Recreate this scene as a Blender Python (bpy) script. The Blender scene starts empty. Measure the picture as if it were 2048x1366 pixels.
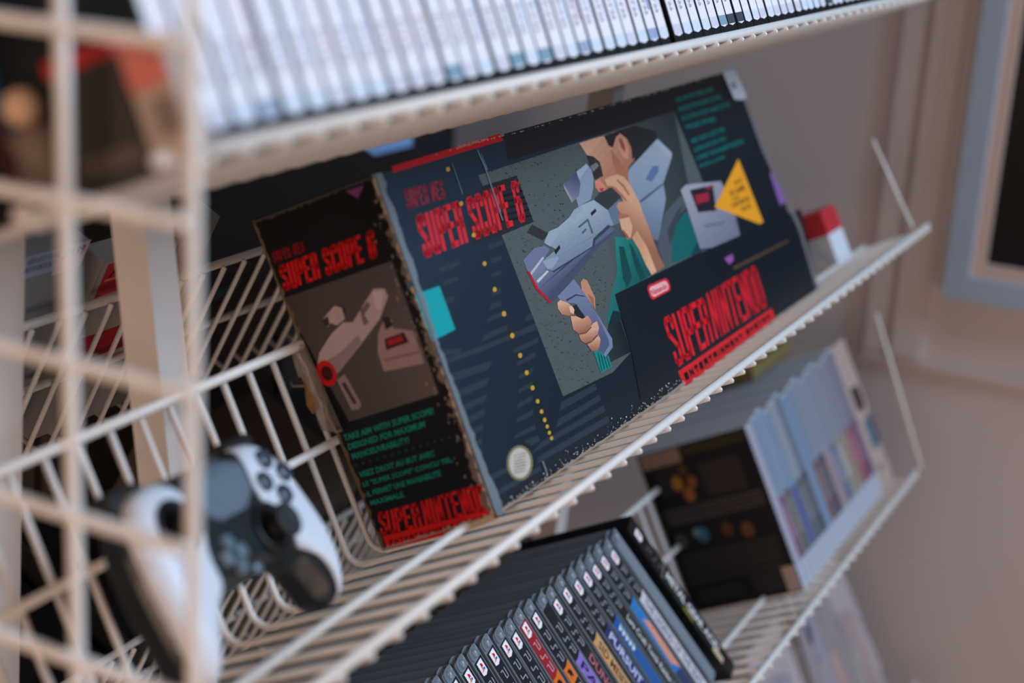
import bpy, math, random
from mathutils import Vector, Matrix
from mathutils.geometry import tessellate_polygon, delaunay_2d_cdt

S = bpy.context.scene
C = S.collection

# ------------------------------------------------------------------ camera
FPX = 3200.0
U_ = (0.45567, -0.23802, 0.85773)      # shelf length, in camera axes (right, down, forward)
H_ = (-0.88831, -0.18355, 0.42098)     # horizontal depth
D_ = (-0.05723, 0.95376, 0.29507)      # gravity
CAM = Vector((-0.8318, -0.4121, 0.4012))


def cam2w(v):
    return Vector((sum(v[i] * U_[i] for i in range(3)), sum(v[i] * H_[i] for i in range(3)), -sum(v[i] * D_[i] for i in range(3))))


cd = bpy.data.cameras.new('camera')
cam = bpy.data.objects.new('camera', cd)
C.objects.link(cam)
cx, cy, cz = cam2w((1, 0, 0)), cam2w((0, -1, 0)), cam2w((0, 0, -1))
Mc = Matrix((cx, cy, cz)).transposed().to_4x4()
Mc.translation = CAM
cam.matrix_world = Mc
cd.sensor_width = 36
cd.lens = 36 * FPX / 2048
cd.clip_start = 0.01
cd.clip_end = 50
cd.dof.use_dof = True
cd.dof.focus_distance = 1.17
cd.dof.aperture_fstop = 3.3
S.camera = cam

S.view_settings.view_transform = 'Standard'
S.view_settings.look = 'None'
S.view_settings.gamma = 1
S.view_settings.use_curve_mapping = False
S.view_settings.exposure = 0.0

# ------------------------------------------------------------------ world and large lights
w = bpy.data.worlds.new('room_light')
S.world = w
w.use_nodes = True
wb = w.node_tree.nodes['Background']
wb.inputs[0].default_value = (0.62, 0.60, 0.70, 1)
wb.inputs[1].default_value = 0.17


def area(name, loc, target, sx, sy, power, col):
    l = bpy.data.lights.new(name, 'AREA')
    l.shape = 'RECTANGLE'
    l.size = sx
    l.size_y = sy
    l.energy = power
    l.color = col
    o = bpy.data.objects.new(name, l)
    C.objects.link(o)
    o.location = loc
    o.rotation_euler = (Vector(target) - Vector(loc)).to_track_quat('-Z', 'Y').to_euler()
    return o


area('shop_window_daylight', (1.1, -2.2, 1.7), (0.1, 0, 0), 1.7, 1.4, 118, (0.62, 0.79, 1.0))
area('warm_ceiling_lamp', (-2.6, -0.3, 0.5), (0.3, 0.1, -0.1), 1.6, 1.4, 33, (1.0, 0.66, 0.46))
area('warm_floor_bounce', (-0.6, -1.3, -1.1), (0.2, 0.1, 0.2), 1.6, 1.2, 11, (1.0, 0.72, 0.55))

# ------------------------------------------------------------------ frames
TH = math.radians(26.867)
CS, SN = math.cos(TH), math.sin(TH)
ORG = {'top': Vector((0, 0.0187, 0.2574)), 'mid': Vector((0, 0, 0)), 'low': Vector((0, 0, -0.341)), 'base': Vector((0, -0.02, -0.682))}
HM = 0.2355


# the top shelf hangs a little flatter than the others
THT = math.radians(23.0)
ORG['top'] += Vector((0, .053 * (math.cos(THT) - CS), -.053 * (math.sin(THT) - SN)))


def shelf_w(o, a, b, c):
    if o is ORG['top']:
        cs, sn_ = math.cos(THT), math.sin(THT)
    else:
        cs, sn_ = CS, SN
    return o + Vector((a, b * cs + c * sn_, -b * sn_ + c * cs))


def to_local(o, p):
    q = p - o
    return Vector((q.x, q.y * CS - q.z * SN, q.y * SN + q.z * CS))


def ray(x, y):
    return cam2w(((x - 1024) / FPX, (y - 683) / FPX, 1.0))


def hit(x, y, p0, n):
    r = ray(x, y)
    return CAM + r * ((p0 - CAM).dot(n) / r.dot(n))


WV = Vector((0, CS, -SN))
VV = Vector((0, SN, CS))


# ------------------------------------------------------------------ materials
def lin(c):
    c = c / 255.0
    return c / 12.92 if c <= 0.04045 else ((c + 0.055) / 1.055) ** 2.4


def col(r, g, b, k=1.0):
    k = k if isinstance(k, tuple) else (k, k, k)
    return (min(lin(r) * k[0], .95), min(lin(g) * k[1], .95), min(lin(b) * k[2], .95), 1)


MATS = {}


def mat(name, c, rough=0.5, metal=0.0, noise=0.0, nscale=40, trans=0.0, alpha=1.0, bump=0.0, spec=0.5, coat=0.0):
    if name in MATS:
        return MATS[name]
    m = bpy.data.materials.new(name)
    m.use_nodes = True
    nt = m.node_tree
    p = nt.nodes['Principled BSDF']
    p.inputs['Base Color'].default_value = c
    p.inputs['Roughness'].default_value = rough
    p.inputs['Metallic'].default_value = metal
    p.inputs['Transmission Weight'].default_value = trans
    p.inputs['Alpha'].default_value = alpha
    p.inputs['Specular IOR Level'].default_value = spec
    p.inputs['Coat Weight'].default_value = coat
    if noise or bump:
        tc = nt.nodes.new('ShaderNodeTexCoord')
        n = nt.nodes.new('ShaderNodeTexNoise')
        n.inputs['Scale'].default_value = nscale
        n.inputs['Detail'].default_value = 5
        nt.links.new(tc.outputs['Object'], n.inputs['Vector'])
        if noise:
            mx = nt.nodes.new('ShaderNodeMix')
            mx.data_type = 'RGBA'
            mx.blend_type = 'MULTIPLY'
            mx.inputs[0].default_value = 1
            mx.inputs[6].default_value = c
            mr = nt.nodes.new('ShaderNodeMapRange')
            mr.inputs[3].default_value = 1 - noise
            mr.inputs[4].default_value = 1 + noise
            nt.links.new(n.outputs['Fac'], mr.inputs[0])
            nt.links.new(mr.outputs[0], mx.inputs[7])
            nt.links.new(mx.outputs[2], p.inputs['Base Color'])
        if bump:
            b = nt.nodes.new('ShaderNodeBump')
            b.inputs['Strength'].default_value = bump
            b.inputs['Distance'].default_value = 0.002
            nt.links.new(n.outputs['Fac'], b.inputs['Height'])
            nt.links.new(b.outputs[0], p.inputs['Normal'])
    MATS[name] = m
    return m


def print_mat(name, rough=0.42, grain=0.10, scale=900, spec=0.5):
    """printed card: colour carried per printed shape, with paper grain"""
    m = bpy.data.materials.new(name)
    m.use_nodes = True
    nt = m.node_tree
    p = nt.nodes['Principled BSDF']
    at = nt.nodes.new('ShaderNodeAttribute')
    at.attribute_name = 'Ink'
    tc = nt.nodes.new('ShaderNodeTexCoord')
    n = nt.nodes.new('ShaderNodeTexNoise')
    n.inputs['Scale'].default_value = scale
    n.inputs['Detail'].default_value = 3
    nt.links.new(tc.outputs['Object'], n.inputs['Vector'])
    mr = nt.nodes.new('ShaderNodeMapRange')
    mr.inputs[1].default_value = .3
    mr.inputs[2].default_value = .7
    mr.inputs[3].default_value = 1 - grain
    mr.inputs[4].default_value = 1 + grain
    nt.links.new(n.outputs['Fac'], mr.inputs[0])
    mx = nt.nodes.new('ShaderNodeMix')
    mx.data_type = 'RGBA'
    mx.blend_type = 'MULTIPLY'
    mx.inputs[0].default_value = 1
    nt.links.new(at.outputs['Color'], mx.inputs[6])
    nt.links.new(mr.outputs[0], mx.inputs[7])
    nt.links.new(mx.outputs[2], p.inputs['Base Color'])
    p.inputs['Roughness'].default_value = rough
    p.inputs['Specular IOR Level'].default_value = spec
    MATS[name] = m
    return m


WHITE = mat('white_coated_wire', col(226, 222, 216), .38)
PRINT = print_mat('printed_card', .46, spec=.22)
PRINTM = print_mat('printed_paper', .55, .06, 500, spec=.3)
DARKP = mat('black_case_plastic', col(24, 26, 30), .35)
GREYP = mat('smoky_clear_plastic', col(112, 124, 134), .25, coat=.3)
CLEAR = mat('clear_case_plastic', col(150, 166, 180), .16, trans=.0, alpha=.62, coat=1.0)
CARD = mat('worn_grey_cardboard', col(150, 140, 128), .9, noise=.4, nscale=300, bump=.6)


# ------------------------------------------------------------------ mesh builder
class MB:
    def __init__(s):
        s.v = []
        s.f = []
        s.c = []
        s.m = []
        s.smooth = False

    def add(s, vs, fs, c=None, mi=0):
        n = len(s.v)
        s.v += [Vector(x) for x in vs]
        for f in fs:
            s.f.append([i + n for i in f])
            s.c.append(c)
            s.m.append(mi)

    def box(s, x0, x1, y0, y1, z0, z1, c=None, mi=0, M=None):
        vs = [Vector(p) for p in [(x0, y0, z0), (x1, y0, z0), (x1, y1, z0), (x0, y1, z0), (x0, y0, z1), (x1, y0, z1), (x1, y1, z1), (x0, y1, z1)]]
        if M:
            vs = [M @ v for v in vs]
        s.add(vs, [(3, 2, 1, 0), (4, 5, 6, 7), (0, 1, 5, 4), (1, 2, 6, 5), (2, 3, 7, 6), (3, 0, 4, 7)], c, mi)

    def bbox(s, x0, x1, y0, y1, z0, z1, r, axis='y', c=None, mi=0, n=3, M=None):
        """box with rounded long edges: rounded rectangle profile swept along axis"""
        def rr(u0, u1, w0, w1):
            pts = []
            for (cu, cw, a0) in [(u1 - r, w1 - r, 0), (u0 + r, w1 - r, 90), (u0 + r, w0 + r, 180), (u1 - r, w0 + r, 270)]:
                for k in range(n + 1):
                    t = math.radians(a0 + 90 * k / n)
                    pts.append((cu + r * math.cos(t), cw + r * math.sin(t)))
            return pts
        if axis == 'y':
            pts = rr(x0, x1, z0, z1)
            A = [Vector((u, y0, q)) for u, q in pts]
            B = [Vector((u, y1, q)) for u, q in pts]
        elif axis == 'x':
            pts = rr(y0, y1, z0, z1)
            A = [Vector((x0, u, q)) for u, q in pts]
            B = [Vector((x1, u, q)) for u, q in pts]
        else:
            pts = rr(x0, x1, y0, y1)
            A = [Vector((u, q, z0)) for u, q in pts]
            B = [Vector((u, q, z1)) for u, q in pts]
        if M:
            A = [M @ v for v in A]
            B = [M @ v for v in B]
        k = len(A)
        s.add(A + B, [tuple(range(k)), tuple(range(2 * k - 1, k - 1, -1))] + [(i, (i + 1) % k, (i + 1) % k + k, i + k) for i in range(k)], c, mi)

    def tube(s, pts, r, n=8, c=None, mi=0):
        pts = [Vector(p) for p in pts]
        rings = []
        prev = None
        for i, p in enumerate(pts):
            if i == 0:
                t = pts[1] - p
            elif i == len(pts) - 1:
                t = p - pts[-2]
            else:
                t = (pts[i + 1] - p).normalized() + (p - pts[i - 1]).normalized()
            t.normalize()
            if prev is None:
                ref = Vector((0, 0, 1)) if abs(t.z) < .9 else Vector((1, 0, 0))
                x = t.cross(ref).normalized()
            else:
                x = (prev - t * prev.dot(t)).normalized()
            prev = x
            y = t.cross(x)
            rings.append([p + (x * math.cos(2 * math.pi * k / n) + y * math.sin(2 * math.pi * k / n)) * r for k in range(n)])
        vs = [v for q in rings for v in q]
        fs = []
        for i in range(len(rings) - 1):
            for k in range(n):
                fs.append((i * n + k, i * n + (k + 1) % n, (i + 1) * n + (k + 1) % n, (i + 1) * n + k))
        # rounded ends
        e = len(vs)
        t0 = (pts[0] - pts[1]).normalized()
        t1 = (pts[-1] - pts[-2]).normalized()
        vs += [pts[0] + t0 * r * .6, pts[-1] + t1 * r * .6]
        L = (len(rings) - 1) * n
        for k in range(n):
            fs.append((e, (k + 1) % n, k))
            fs.append((e + 1, L + k, L + (k + 1) % n))
        s.add(vs, fs, c, mi)

    def lathe(s, prof, M, n=24, c=None, mi=0):
        vs = []
        for r, z in prof:
            for k in range(n):
                a = 2 * math.pi * k / n
                vs.append(M @ Vector((r * math.cos(a), r * math.sin(a), z)))
        fs = []
        for i in range(len(prof) - 1):
            for k in range(n):
                fs.append((i * n + k, i * n + (k + 1) % n, (i + 1) * n + (k + 1) % n, (i + 1) * n + k))
        fs.append(tuple(range(n))[::-1])
        fs.append(tuple(range((len(prof) - 1) * n, len(prof) * n)))
        s.add(vs, fs, c, mi)

    def build(s, name, mats, parent=None, smooth=None):
        me = bpy.data.meshes.new(name)
        me.from_pydata([tuple(v) for v in s.v], [], s.f)
        if not isinstance(mats, (list, tuple)):
            mats = [mats]
        for m in mats:
            me.materials.append(m)
        me.polygons.foreach_set('material_index', s.m)
        if any(c is not None for c in s.c):
            at = me.color_attributes.new('Ink', 'FLOAT_COLOR', 'CORNER')
            buf = []
            for f, c in zip(s.f, s.c):
                if c is None:
                    c = (.5, .5, .5, 1)
                if isinstance(c[0], (tuple, list)):
                    for q in c:
                        buf += list(q)
                else:
                    buf += list(c) * len(f)
            at.data.foreach_set('color', buf)
        me.validate()
        o = bpy.data.objects.new(name, me)
        C.objects.link(o)
        if parent:
            o.parent = parent
        if smooth or s.smooth:
            me.polygons.foreach_set('use_smooth', [True] * len(me.polygons))
        me.update()
        return o


def tag(o, label, cat, group=None, kind=None):
    if label:
        o['label'] = label
    if cat:
        o['category'] = cat
    if group:
        o['group'] = group
    if kind:
        o['kind'] = kind
    return o


def empty(name, loc, rot=(0, 0, 0), label=None, cat=None, group=None):
    o = bpy.data.objects.new(name, None)
    C.objects.link(o)
    o.location = loc
    o.rotation_euler = rot
    o.empty_display_size = .02
    tag(o, label, cat, group)
    return o


def dup(root, loc=None, rot=None, label=None, group=None):
    r = root.copy()
    C.objects.link(r)
    if loc is not None:
        r.location = loc
    if rot is not None:
        r.rotation_euler = rot
    if label:
        r['label'] = label
    if group:
        r['group'] = group
    for ch in list(root.children):
        c = ch.copy()
        C.objects.link(c)
        c.parent = r
        for g in list(ch.children):
            d = g.copy()
            C.objects.link(d)
            d.parent = c
    return r


def structure(o, label=None):
    o['kind'] = 'structure'
    return o


# ------------------------------------------------------------------ flat print on a surface
class Art:
    """coloured shapes printed on one flat face; every shape gets a hair more height than the one under it"""

    def __init__(s, origin, ex, ey, n, k=1.0, step=0.000005):
        s.o, s.ex, s.ey, s.n = origin, ex, ey, n
        s.k = k
        s.mb = MB()
        s.h = 0.00015
        s.step = step

    def P(s, u, v, h=None):
        return s.o + s.ex * u + s.ey * v + s.n * (s.h if h is None else h)

    def lift(s):
        s.h += s.step

    def poly(s, pts, c, lift=True):
        if lift:
            s.lift()
        p3 = [Vector((p[0], p[1], 0)) for p in pts]
        tris = tessellate_polygon([p3])
        vs = [s.P(*p) for p in pts]
        cc = col(*c, k=s.k) if len(c) == 3 else c
        fs = []
        for t in tris:
            a, b, d = (vs[i] for i in t)
            if (b - a).cross(d - a).dot(s.n) < 0:
                t = t[::-1]
            fs.append(tuple(t))
        s.mb.add(vs, fs, cc)

    def pg(s, cf, pts, c0, c1, g0, g1, n=10):
        """a shape whose ink runs from c0 to c1 between two places"""
        s.lift()
        pts = [Vector(p) for p in pts]
        g0, g1 = Vector(g0), Vector(g1)
        d = g1 - g0
        L2 = d.length_squared

        def clip(ps, t, keep_ge):
            out = []
            for i in range(len(ps)):
                a, b = ps[i - 1], ps[i]
                ta, tb = (a - g0).dot(d) / L2 - t, (b - g0).dot(d) / L2 - t
                if not keep_ge:
                    ta, tb = -ta, -tb
                if (ta >= 0) != (tb >= 0):
                    out.append(a.lerp(b, ta / (ta - tb)))
                if tb >= 0:
                    out.append(b)
            return out
        for i in range(n):
            ps = pts
            if i > 0:
                ps = clip(ps, i / n, True)
            if i < n - 1 and len(ps) > 2:
                ps = clip(ps, (i + 1) / n, False)
            if len(ps) < 3:
                continue
            f = i / (n - 1)
            s.poly(cf([tuple(p) for p in ps]), tuple(a + (b - a) * f for a, b in zip(c0, c1)), lift=False)

    def grad(s, quad, c4, lift=True):
        if lift:
            s.lift()
        vs = [s.P(*p) for p in quad]
        cs = [col(*c, k=s.k) for c in c4]
        f = (0, 1, 2, 3)
        if (vs[1] - vs[0]).cross(vs[2] - vs[0]).dot(s.n) < 0:
            f = (3, 2, 1, 0)
            cs = cs[::-1]
        s.mb.add(vs, [f], tuple(cs))

    def ellipse(s, cxy, ax, ay, c, n=20, lift=True):
        s.poly([(cxy[0] + ax[0] * math.cos(t) + ay[0] * math.sin(t), cxy[1] + ax[1] * math.cos(t) + ay[1] * math.sin(t)) for t in [2 * math.pi * i / n for i in range(n)]], c, lift)

    def tris2d(s, pts, tris, c):
        vs = [s.P(*p) for p in pts]
        cc = col(*c, k=s.k)
        fs = []
        for t in tris:
            a, b, d = (vs[i] for i in t[:3])
            if (b - a).cross(d - a).dot(s.n) < 0:
                t = tuple(t)[::-1]
            fs.append(tuple(t))
        s.mb.add(vs, fs, cc)

    def quadmap(s, q):
        tl, tr, br, bl = [Vector(p) for p in q]

        def f(x, y):
            t = tl.lerp(tr, x)
            b = bl.lerp(br, x)
            return b.lerp(t, y)
        return f

    def text(s, string, quad, c, bold=0.02):
        pts, tris = text_mesh(string, bold)
        f = s.quadmap(quad)
        s.lift()
        s.tris2d([tuple(f(*p)) for p in pts], tris, c)

    def strokes(s, string, quad, c, lw=.3, gap=.22, aspect=None):
        """tall condensed display lettering made of even strokes"""
        f = s.quadmap(quad)
        s.lift()
        n = 0
        cells = []
        for ch in string:
            wd = {' ': .55, 'I': .42, 'M': 1.3, 'W': 1.3}.get(ch, 1.0)
            cells.append((ch, n, wd))
            n += wd + gap
        tot = n - gap
        e = [Vector(p) for p in quad]
        Wd = ((e[0] - e[1]).length + (e[2] - e[3]).length) / 2
        Ht = ((e[0] - e[3]).length + (e[1] - e[2]).length) / 2
        m = Wd / tot       # cell unit
        hh = Ht / m        # height in cell units
        for ch, x0, wd in cells:
            for path in LET.get(ch, []):
                q = [Vector((x0 + lw / 2 + p[0] * (wd - lw), lw / 2 + p[1] * (hh - lw))) for p in path]
                for i in range(len(q) - 1):
                    d = (q[i + 1] - q[i])
                    if d.length < 1e-6:
                        continue
                    d.normalize()
                    nrm = Vector((-d.y, d.x)) * lw / 2
                    a, b = q[i] - d * lw * .42, q[i + 1] + d * lw * .42
                    pp = [a + nrm, b + nrm, b - nrm, a - nrm]
                    s.tris2d([tuple(f(p.x / tot, p.y / hh)) for p in pp], [(0, 1, 2, 3)], c)

    def build(s, name, parent, m=None):
        return s.mb.build(name, m or PRINT, parent)


LET = {
    'S': [[(1, .8), (1, .93), (.8, 1), (.2, 1), (0, .93), (0, .68), (1, .34), (1, .07), (.8, 0), (.2, 0), (0, .07), (0, .22)]],
    'U': [[(0, 1), (0, .07), (.2, 0), (.8, 0), (1, .07), (1, 1)]],
    'P': [[(0, 0), (0, 1), (.8, 1), (1, .93), (1, .55), (.8, .48), (0, .48)]],
    'E': [[(1, 1), (0, 1), (0, 0), (1, 0)], [(0, .52), (.8, .52)]],
    'R': [[(0, 0), (0, 1), (.8, 1), (1, .93), (1, .58), (.8, .5), (0, .5)], [(.8, .5), (1, .42), (1, 0)]],
    'C': [[(1, .78), (1, .93), (.8, 1), (.2, 1), (0, .93), (0, .07), (.2, 0), (.8, 0), (1, .07), (1, .22)]],
    'O': [[(.2, 0), (0, .07), (0, .93), (.2, 1), (.8, 1), (1, .93), (1, .07), (.8, 0), (.2, 0)]],
    '6': [[(1, .8), (1, .93), (.8, 1), (.2, 1), (0, .93), (0, .07), (.2, 0), (.8, 0), (1, .07), (1, .48), (.8, .56), (0, .56)]],
    'N': [[(0, 0), (0, 1), (1, 0), (1, 1)]],
    'I': [[(.5, 0), (.5, 1)]],
    'T': [[(.5, 0), (.5, 1)], [(0, 1), (1, 1)]],
    'D': [[(0, 0), (0, 1), (.8, 1), (1, .92), (1, .08), (.8, 0), (0, 0)]],
    'A': [[(0, 0), (0, .9), (.2, 1), (.8, 1), (1, .9), (1, 0)], [(0, .45), (1, .45)]],
    'M': [[(0, 0), (0, 1), (.5, .4), (1, 1), (1, 0)]],
    'Y': [[(0, 1), (0, .6), (.5, .45), (.5, 0)], [(1, 1), (1, .6), (.5, .45)]],
}
_tc = {}


def text_mesh(string, bold):
    key = (string, bold)
    if key in _tc:
        return _tc[key]
    cu = bpy.data.curves.new('t', 'FONT')
    cu.body = string
    cu.offset = bold
    cu.resolution_u = 2
    cu.fill_mode = 'FRONT'
    o = bpy.data.objects.new('t', cu)
    C.objects.link(o)
    bpy.context.view_layer.update()
    me = o.to_mesh()
    pts = [(v.co.x, v.co.y) for v in me.vertices]
    tris = [tuple(p.vertices) for p in me.polygons]
    o.to_mesh_clear()
    bpy.data.objects.remove(o)
    bpy.data.curves.remove(cu)
    xs = [p[0] for p in pts]
    ys = [p[1] for p in pts]
    x0, x1 = min(xs), max(xs)
    y0, y1 = min(min(ys), 0), max(max(ys), .7)
    r = ([((x - x0) / (x1 - x0), (y - y0) / (y1 - y0)) for x, y in pts], tris)
    _tc[key] = r
    return r


# ================================================================== THE ROOM
def plane_box(name, x0, x1, y0, y1, z0, z1, m):
    b = MB()
    b.box(x0, x1, y0, y1, z0, z1)
    return structure(b.build(name, m))


WALLM = mat('painted_greige_wall', col(206, 200, 202), .75, noise=.05, nscale=3, bump=.05)
TRIMM = mat('satin_trim_paint', col(206, 198, 198), .5, noise=.04, nscale=5)
FLOORM = mat('dark_floor', col(60, 52, 48), .7, noise=.2, nscale=6)
BLACKM = mat('near_black_backdrop', col(7, 7, 8), .9, noise=.2, nscale=4)  # near black stands in for the dim shop interior beyond the rack
XW = 1.35
plane_box('floor', -4, XW, -4, 1.0, -1.30, -1.25, FLOORM)
plane_box('wall_right', XW, XW + .1, -4, 1.0, -1.25, 1.6, WALLM)
plane_box('wall_back', -4, XW + .1, .78, .88, -1.25, 1.6, BLACKM)
# door: slab, casing strips, glazed opening
plane_box('trim_1', XW - .010, XW, .070, .100, -.25, 1.6, TRIMM)
plane_box('trim_2', XW - .014, XW, .020, .060, -.25, 1.6, TRIMM)
plane_box('trim_3', XW - .010, XW, -1.2, .10, -.262, -.252, TRIMM)
wd = structure(empty('window_1', (XW, -.6, .4)))
BLUEW = mat('window_frame_daylit', col(158, 180, 202), .45)  # cool daylight on the frame is put into its bluish colour
GLASSM = mat('dark_window_glass', col(5, 6, 6), .35, spec=.25)
SEALM = mat('window_inner_bead', col(200, 178, 165), .5)
fr = MB()
# frame opening edges (relative to empty): y edge at -.035, bottom z -.113
Y0, Y1, Z0, Z1 = -1.5, -.003, -.150, 1.15
yo, zo = -.035, -.118
for (a0, a1, b0, b1) in [(yo, Y1, Z0, Z1), (Y0, yo, Z0, zo), (Y0, Y0 + .03, zo, Z1), (Y0, Y1, Z1 - .03, Z1)]:
    fr.box(-.03, .0, a0 + .6, a1 + .6, b0 - .4, b1 - .4)
f1 = fr.build('window_frame', BLUEW, wd)
bd = MB()
yi, zi = -.052, -.100
bd.box(-.022, 0, yi + .6, yo + .6, zo - .4, Z1 - .43)
bd.box(-.022, 0, Y0 + .63, yi + .6, zo - .4, zi - .4)
bd.build('window_bead', SEALM, wd)
gl = MB()
gl.box(-.008, 0, Y0 + .63, yi + .6, zi - .4, Z1 - .43)
gl.build('window_glass', GLASSM, wd)


# ================================================================== WIRE SHELVES
PITCH = .026
WR, RR = .0021, .0033


def arc_pts(b, c, r, steps=5):
    """floor to back with rounded corner at (b,c)"""
    out = []
    for k in range(steps + 1):
        t = math.radians(-90 + 90 * k / steps)
        out.append((b - r + r * math.cos(t), c + r + r * math.sin(t)))
    return out


def wire_shelf(name, loc, rot, a0, a1, label, lo_off=0.0034 * 1.1, end_h=.1, ends=(True, True), group=None, end_b=(-.053, -.06)):
    t = empty(name, loc, rot, label, 'wire shelf', group)
    prof = [(-.0555, -.0048)] + arc_pts(.1045, -.0048, .012) + [(.1045, .1415)]
    k0 = math.ceil((a0 + .004 - lo_off) / PITCH)
    k1 = math.floor((a1 - .004 - lo_off) / PITCH)
    first = None
    for k in range(k0, k1 + 1):
        x = lo_off + k * PITCH
        if first is None:
            mb = MB()
            mb.tube([(0, b, c) for b, c in prof], WR, 8)
            first = mb.build('wire', WHITE, t, True)
            first.location = (x, 0, 0)
        else:
            o = first.copy()
            C.objects.link(o)
            o.parent = t
            o.location = (x, 0, 0)
    for nm, b, c, r in (('front_rail', -.053, -.0005, RR), ('floor_rail', .024, -.0019, RR * .95), ('back_rail', .0992, .0745, RR * .9), ('top_rail', .0992, .1415, RR)):
        mb = MB()
        mb.tube([(a0, b, c), (a1, b, c)], r, 10)
        mb.build(nm, WHITE, t, True)
    for s, on in ((a0, ends[0]), (a1, ends[1])):
        if on:
            mb = MB()
            mb.tube([(s, end_b[0], 0), (s, end_b[1], end_h)], RR * .6, 8)
            mb.build('end_post', WHITE, t, True)
    return t


R0 = (-TH, 0, 0)
RT = (-THT, 0, 0)
RM = (-TH, 0, math.pi)
wire_shelf('wire_shelf', ORG['top'], RT, -.362, .93, 'white wire shelf carrying the long row of white-spined cases along the top', ends=(False, False))
wire_shelf('wire_shelf', ORG['mid'], R0, -.362, .947, 'white wire shelf holding the big black boxed game and the controller', ends=(False, True), end_h=.110, end_b=(-.036, -.0266))
wire_shelf('wire_shelf', ORG['low'], R0, -.362, 1.085, 'white wire shelf below the big box, carrying handheld game cases', ends=(False, True), end_h=.205, end_b=(-.060, -.072))
wire_shelf('wire_shelf', ORG['base'], R0, .2, 1.185, 'lowest white wire shelf holding clear bags, bottom right', ends=(False, False))
wire_shelf('wire_shelf', (0, 2 * HM, 0), RM, -.62, .36, 'white wire shelf on the far side of the rack, with the cartridges', ends=(False, False), lo_off=-.0078)
wire_shelf('wire_shelf', (0, 2 * HM + .04, -.311), RM, -.62, .36, 'white wire shelf low on the far side, mostly empty and dark', ends=(False, False))


# ---- rack frame: gridwall end panel and leaning square legs
rack = empty('display_rack', (-.374, .03, -1.25), (0, 0, 0), 'white gridwall end panel and slanted square legs of the shop display rack', 'display rack')


def rw(p):
    return Vector(p) - Vector((-.374, .03, -1.25))


gx = -.3745
for y in (-.0555, .0045, .0685, .1320, .1955, .2590, .3225, .386, .4495, .513):
    mb = MB()
    mb.tube([rw((gx, y, -1.2)), rw((gx, y, .60))], .0029, 8)
    mb.build('upright_bar', WHITE, rack, True)
z = .3290
k = 0
while z > -1.2:
    mb = MB()
    mb.tube([rw((gx - .005, -.0555, z)), rw((gx - .005, .513, z))], .0029, 8)
    mb.build('cross_bar', WHITE, rack, True)
    z -= .0645
for z in (.3935, .458, .5225, .587):
    mb = MB()
    mb.tube([rw((gx - .005, -.0555, z)), rw((gx - .005, .513, z))], .0029, 8)
    mb.build('cross_bar', WHITE, rack, True)
LEGM = mat('white_painted_leg', col(214, 206, 200), .5, noise=.08, nscale=20)
# legs: (a, h at z=.2, slope dh/dz)
for (a, h0, sl) in [(-.094, .2025, .115), (-.148, .265, -.06), (.60, .196, -.06)]:
    mb = MB()
    M = None
    zz = [(-1.25), .42]
    vs = []
    for zq in zz:
        hq = h0 + sl * (zq - .2)
        for dx, dy in ((0, 0), (.026, 0), (.026, .026), (0, .026)):
            vs.append(rw((a + dx, hq + dy, zq)))
    mb.add(vs, [(3, 2, 1, 0), (4, 5, 6, 7), (0, 1, 5, 4), (1, 2, 6, 5), (2, 3, 7, 6), (3, 0, 4, 7)])
    mb.build('leg', LEGM, rack)


# ================================================================== THE BIG BOX
def px_uv(x, y, p0, n, o):
    """where the printed point at this place of the box front lies, in shelf coordinates"""
    return to_local(o, hit(x, y, p0, n))


BOXO = ORG['mid']
fTL = px_uv(748, 348, BOXO, WV, BOXO)
fTR = px_uv(1468, 138, BOXO, WV, BOXO)
fBR = px_uv(1637, 582, BOXO, WV, BOXO)
fBL = Vector((0, 0, -.001))
fBR.z = max(fBR.z, -.0015)
# side panel plane holds fTL, fBL and W
sn = (fTL - fBL).cross(Vector((0, 1, 0))).normalized()
if sn.x > 0:
    sn = -sn
snw = Vector((sn.x, sn.y * CS + sn.z * SN, -sn.y * SN + sn.z * CS))


def side_pt(x, y):
    return to_local(BOXO, hit(x, y, shelf_w(BOXO, *fBL), snw))


sTL = side_pt(503, 440)
sBL = side_pt(765, 1105)
sBL.z = max(sBL.z, -.0015)
box = empty('boxed_game', BOXO, R0, 'large worn black boxed light gun game with red lettering, on the middle shelf', 'game box')
dep = Vector((0, .096, 0))
bTR, bBR = fTR + dep, fBR + dep
mb = MB()
mb.add([fBL, fBR, bBR, sBL, fTL, fTR, bTR, sTL], [(3, 2, 1, 0), (4, 5, 6, 7), (0, 1, 5, 4), (1, 2, 6, 5), (2, 3, 7, 6), (3, 0, 4, 7)])
bodyo = mb.build('carton', mat('black_carton', col(22, 24, 28), .6, noise=.2, nscale=60), box)
bv = bodyo.modifiers.new('soft_edges', 'BEVEL')
bv.width = .0015
bv.segments = 2

FK = (1.12, .96, .80)


def cropf(x0, y0, s):
    return lambda pts: [F(x0 + p[0] / s, y0 + p[1] / s) for p in pts]


def F(x, y):
    q = px_uv(x, y, BOXO, WV, BOXO)
    return (q.x, q.z)


def inside2(p, poly):
    c_ = False
    for i in range(len(poly)):
        a_, b_ = poly[i], poly[i - 1]
        if (a_[1] > p[1]) != (b_[1] > p[1]) and p[0] < (b_[0] - a_[0]) * (p[1] - a_[1]) / (b_[1] - a_[1]) + a_[0]:
            c_ = not c_
    return c_


A = Art(Vector((0, 0, 0)), Vector((1, 0, 0)), Vector((0, 0, 1)), Vector((0, -1, 0)), FK)
c5 = cropf(740, 120, 2.732)
c6 = cropf(1000, 240, 2.53)
d1 = cropf(1300, 120, 3.415)
d2 = cropf(1200, 480, 3.252)
d3 = cropf(740, 560, 2.732)
p0 = cropf(0, 0, 1)
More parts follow.
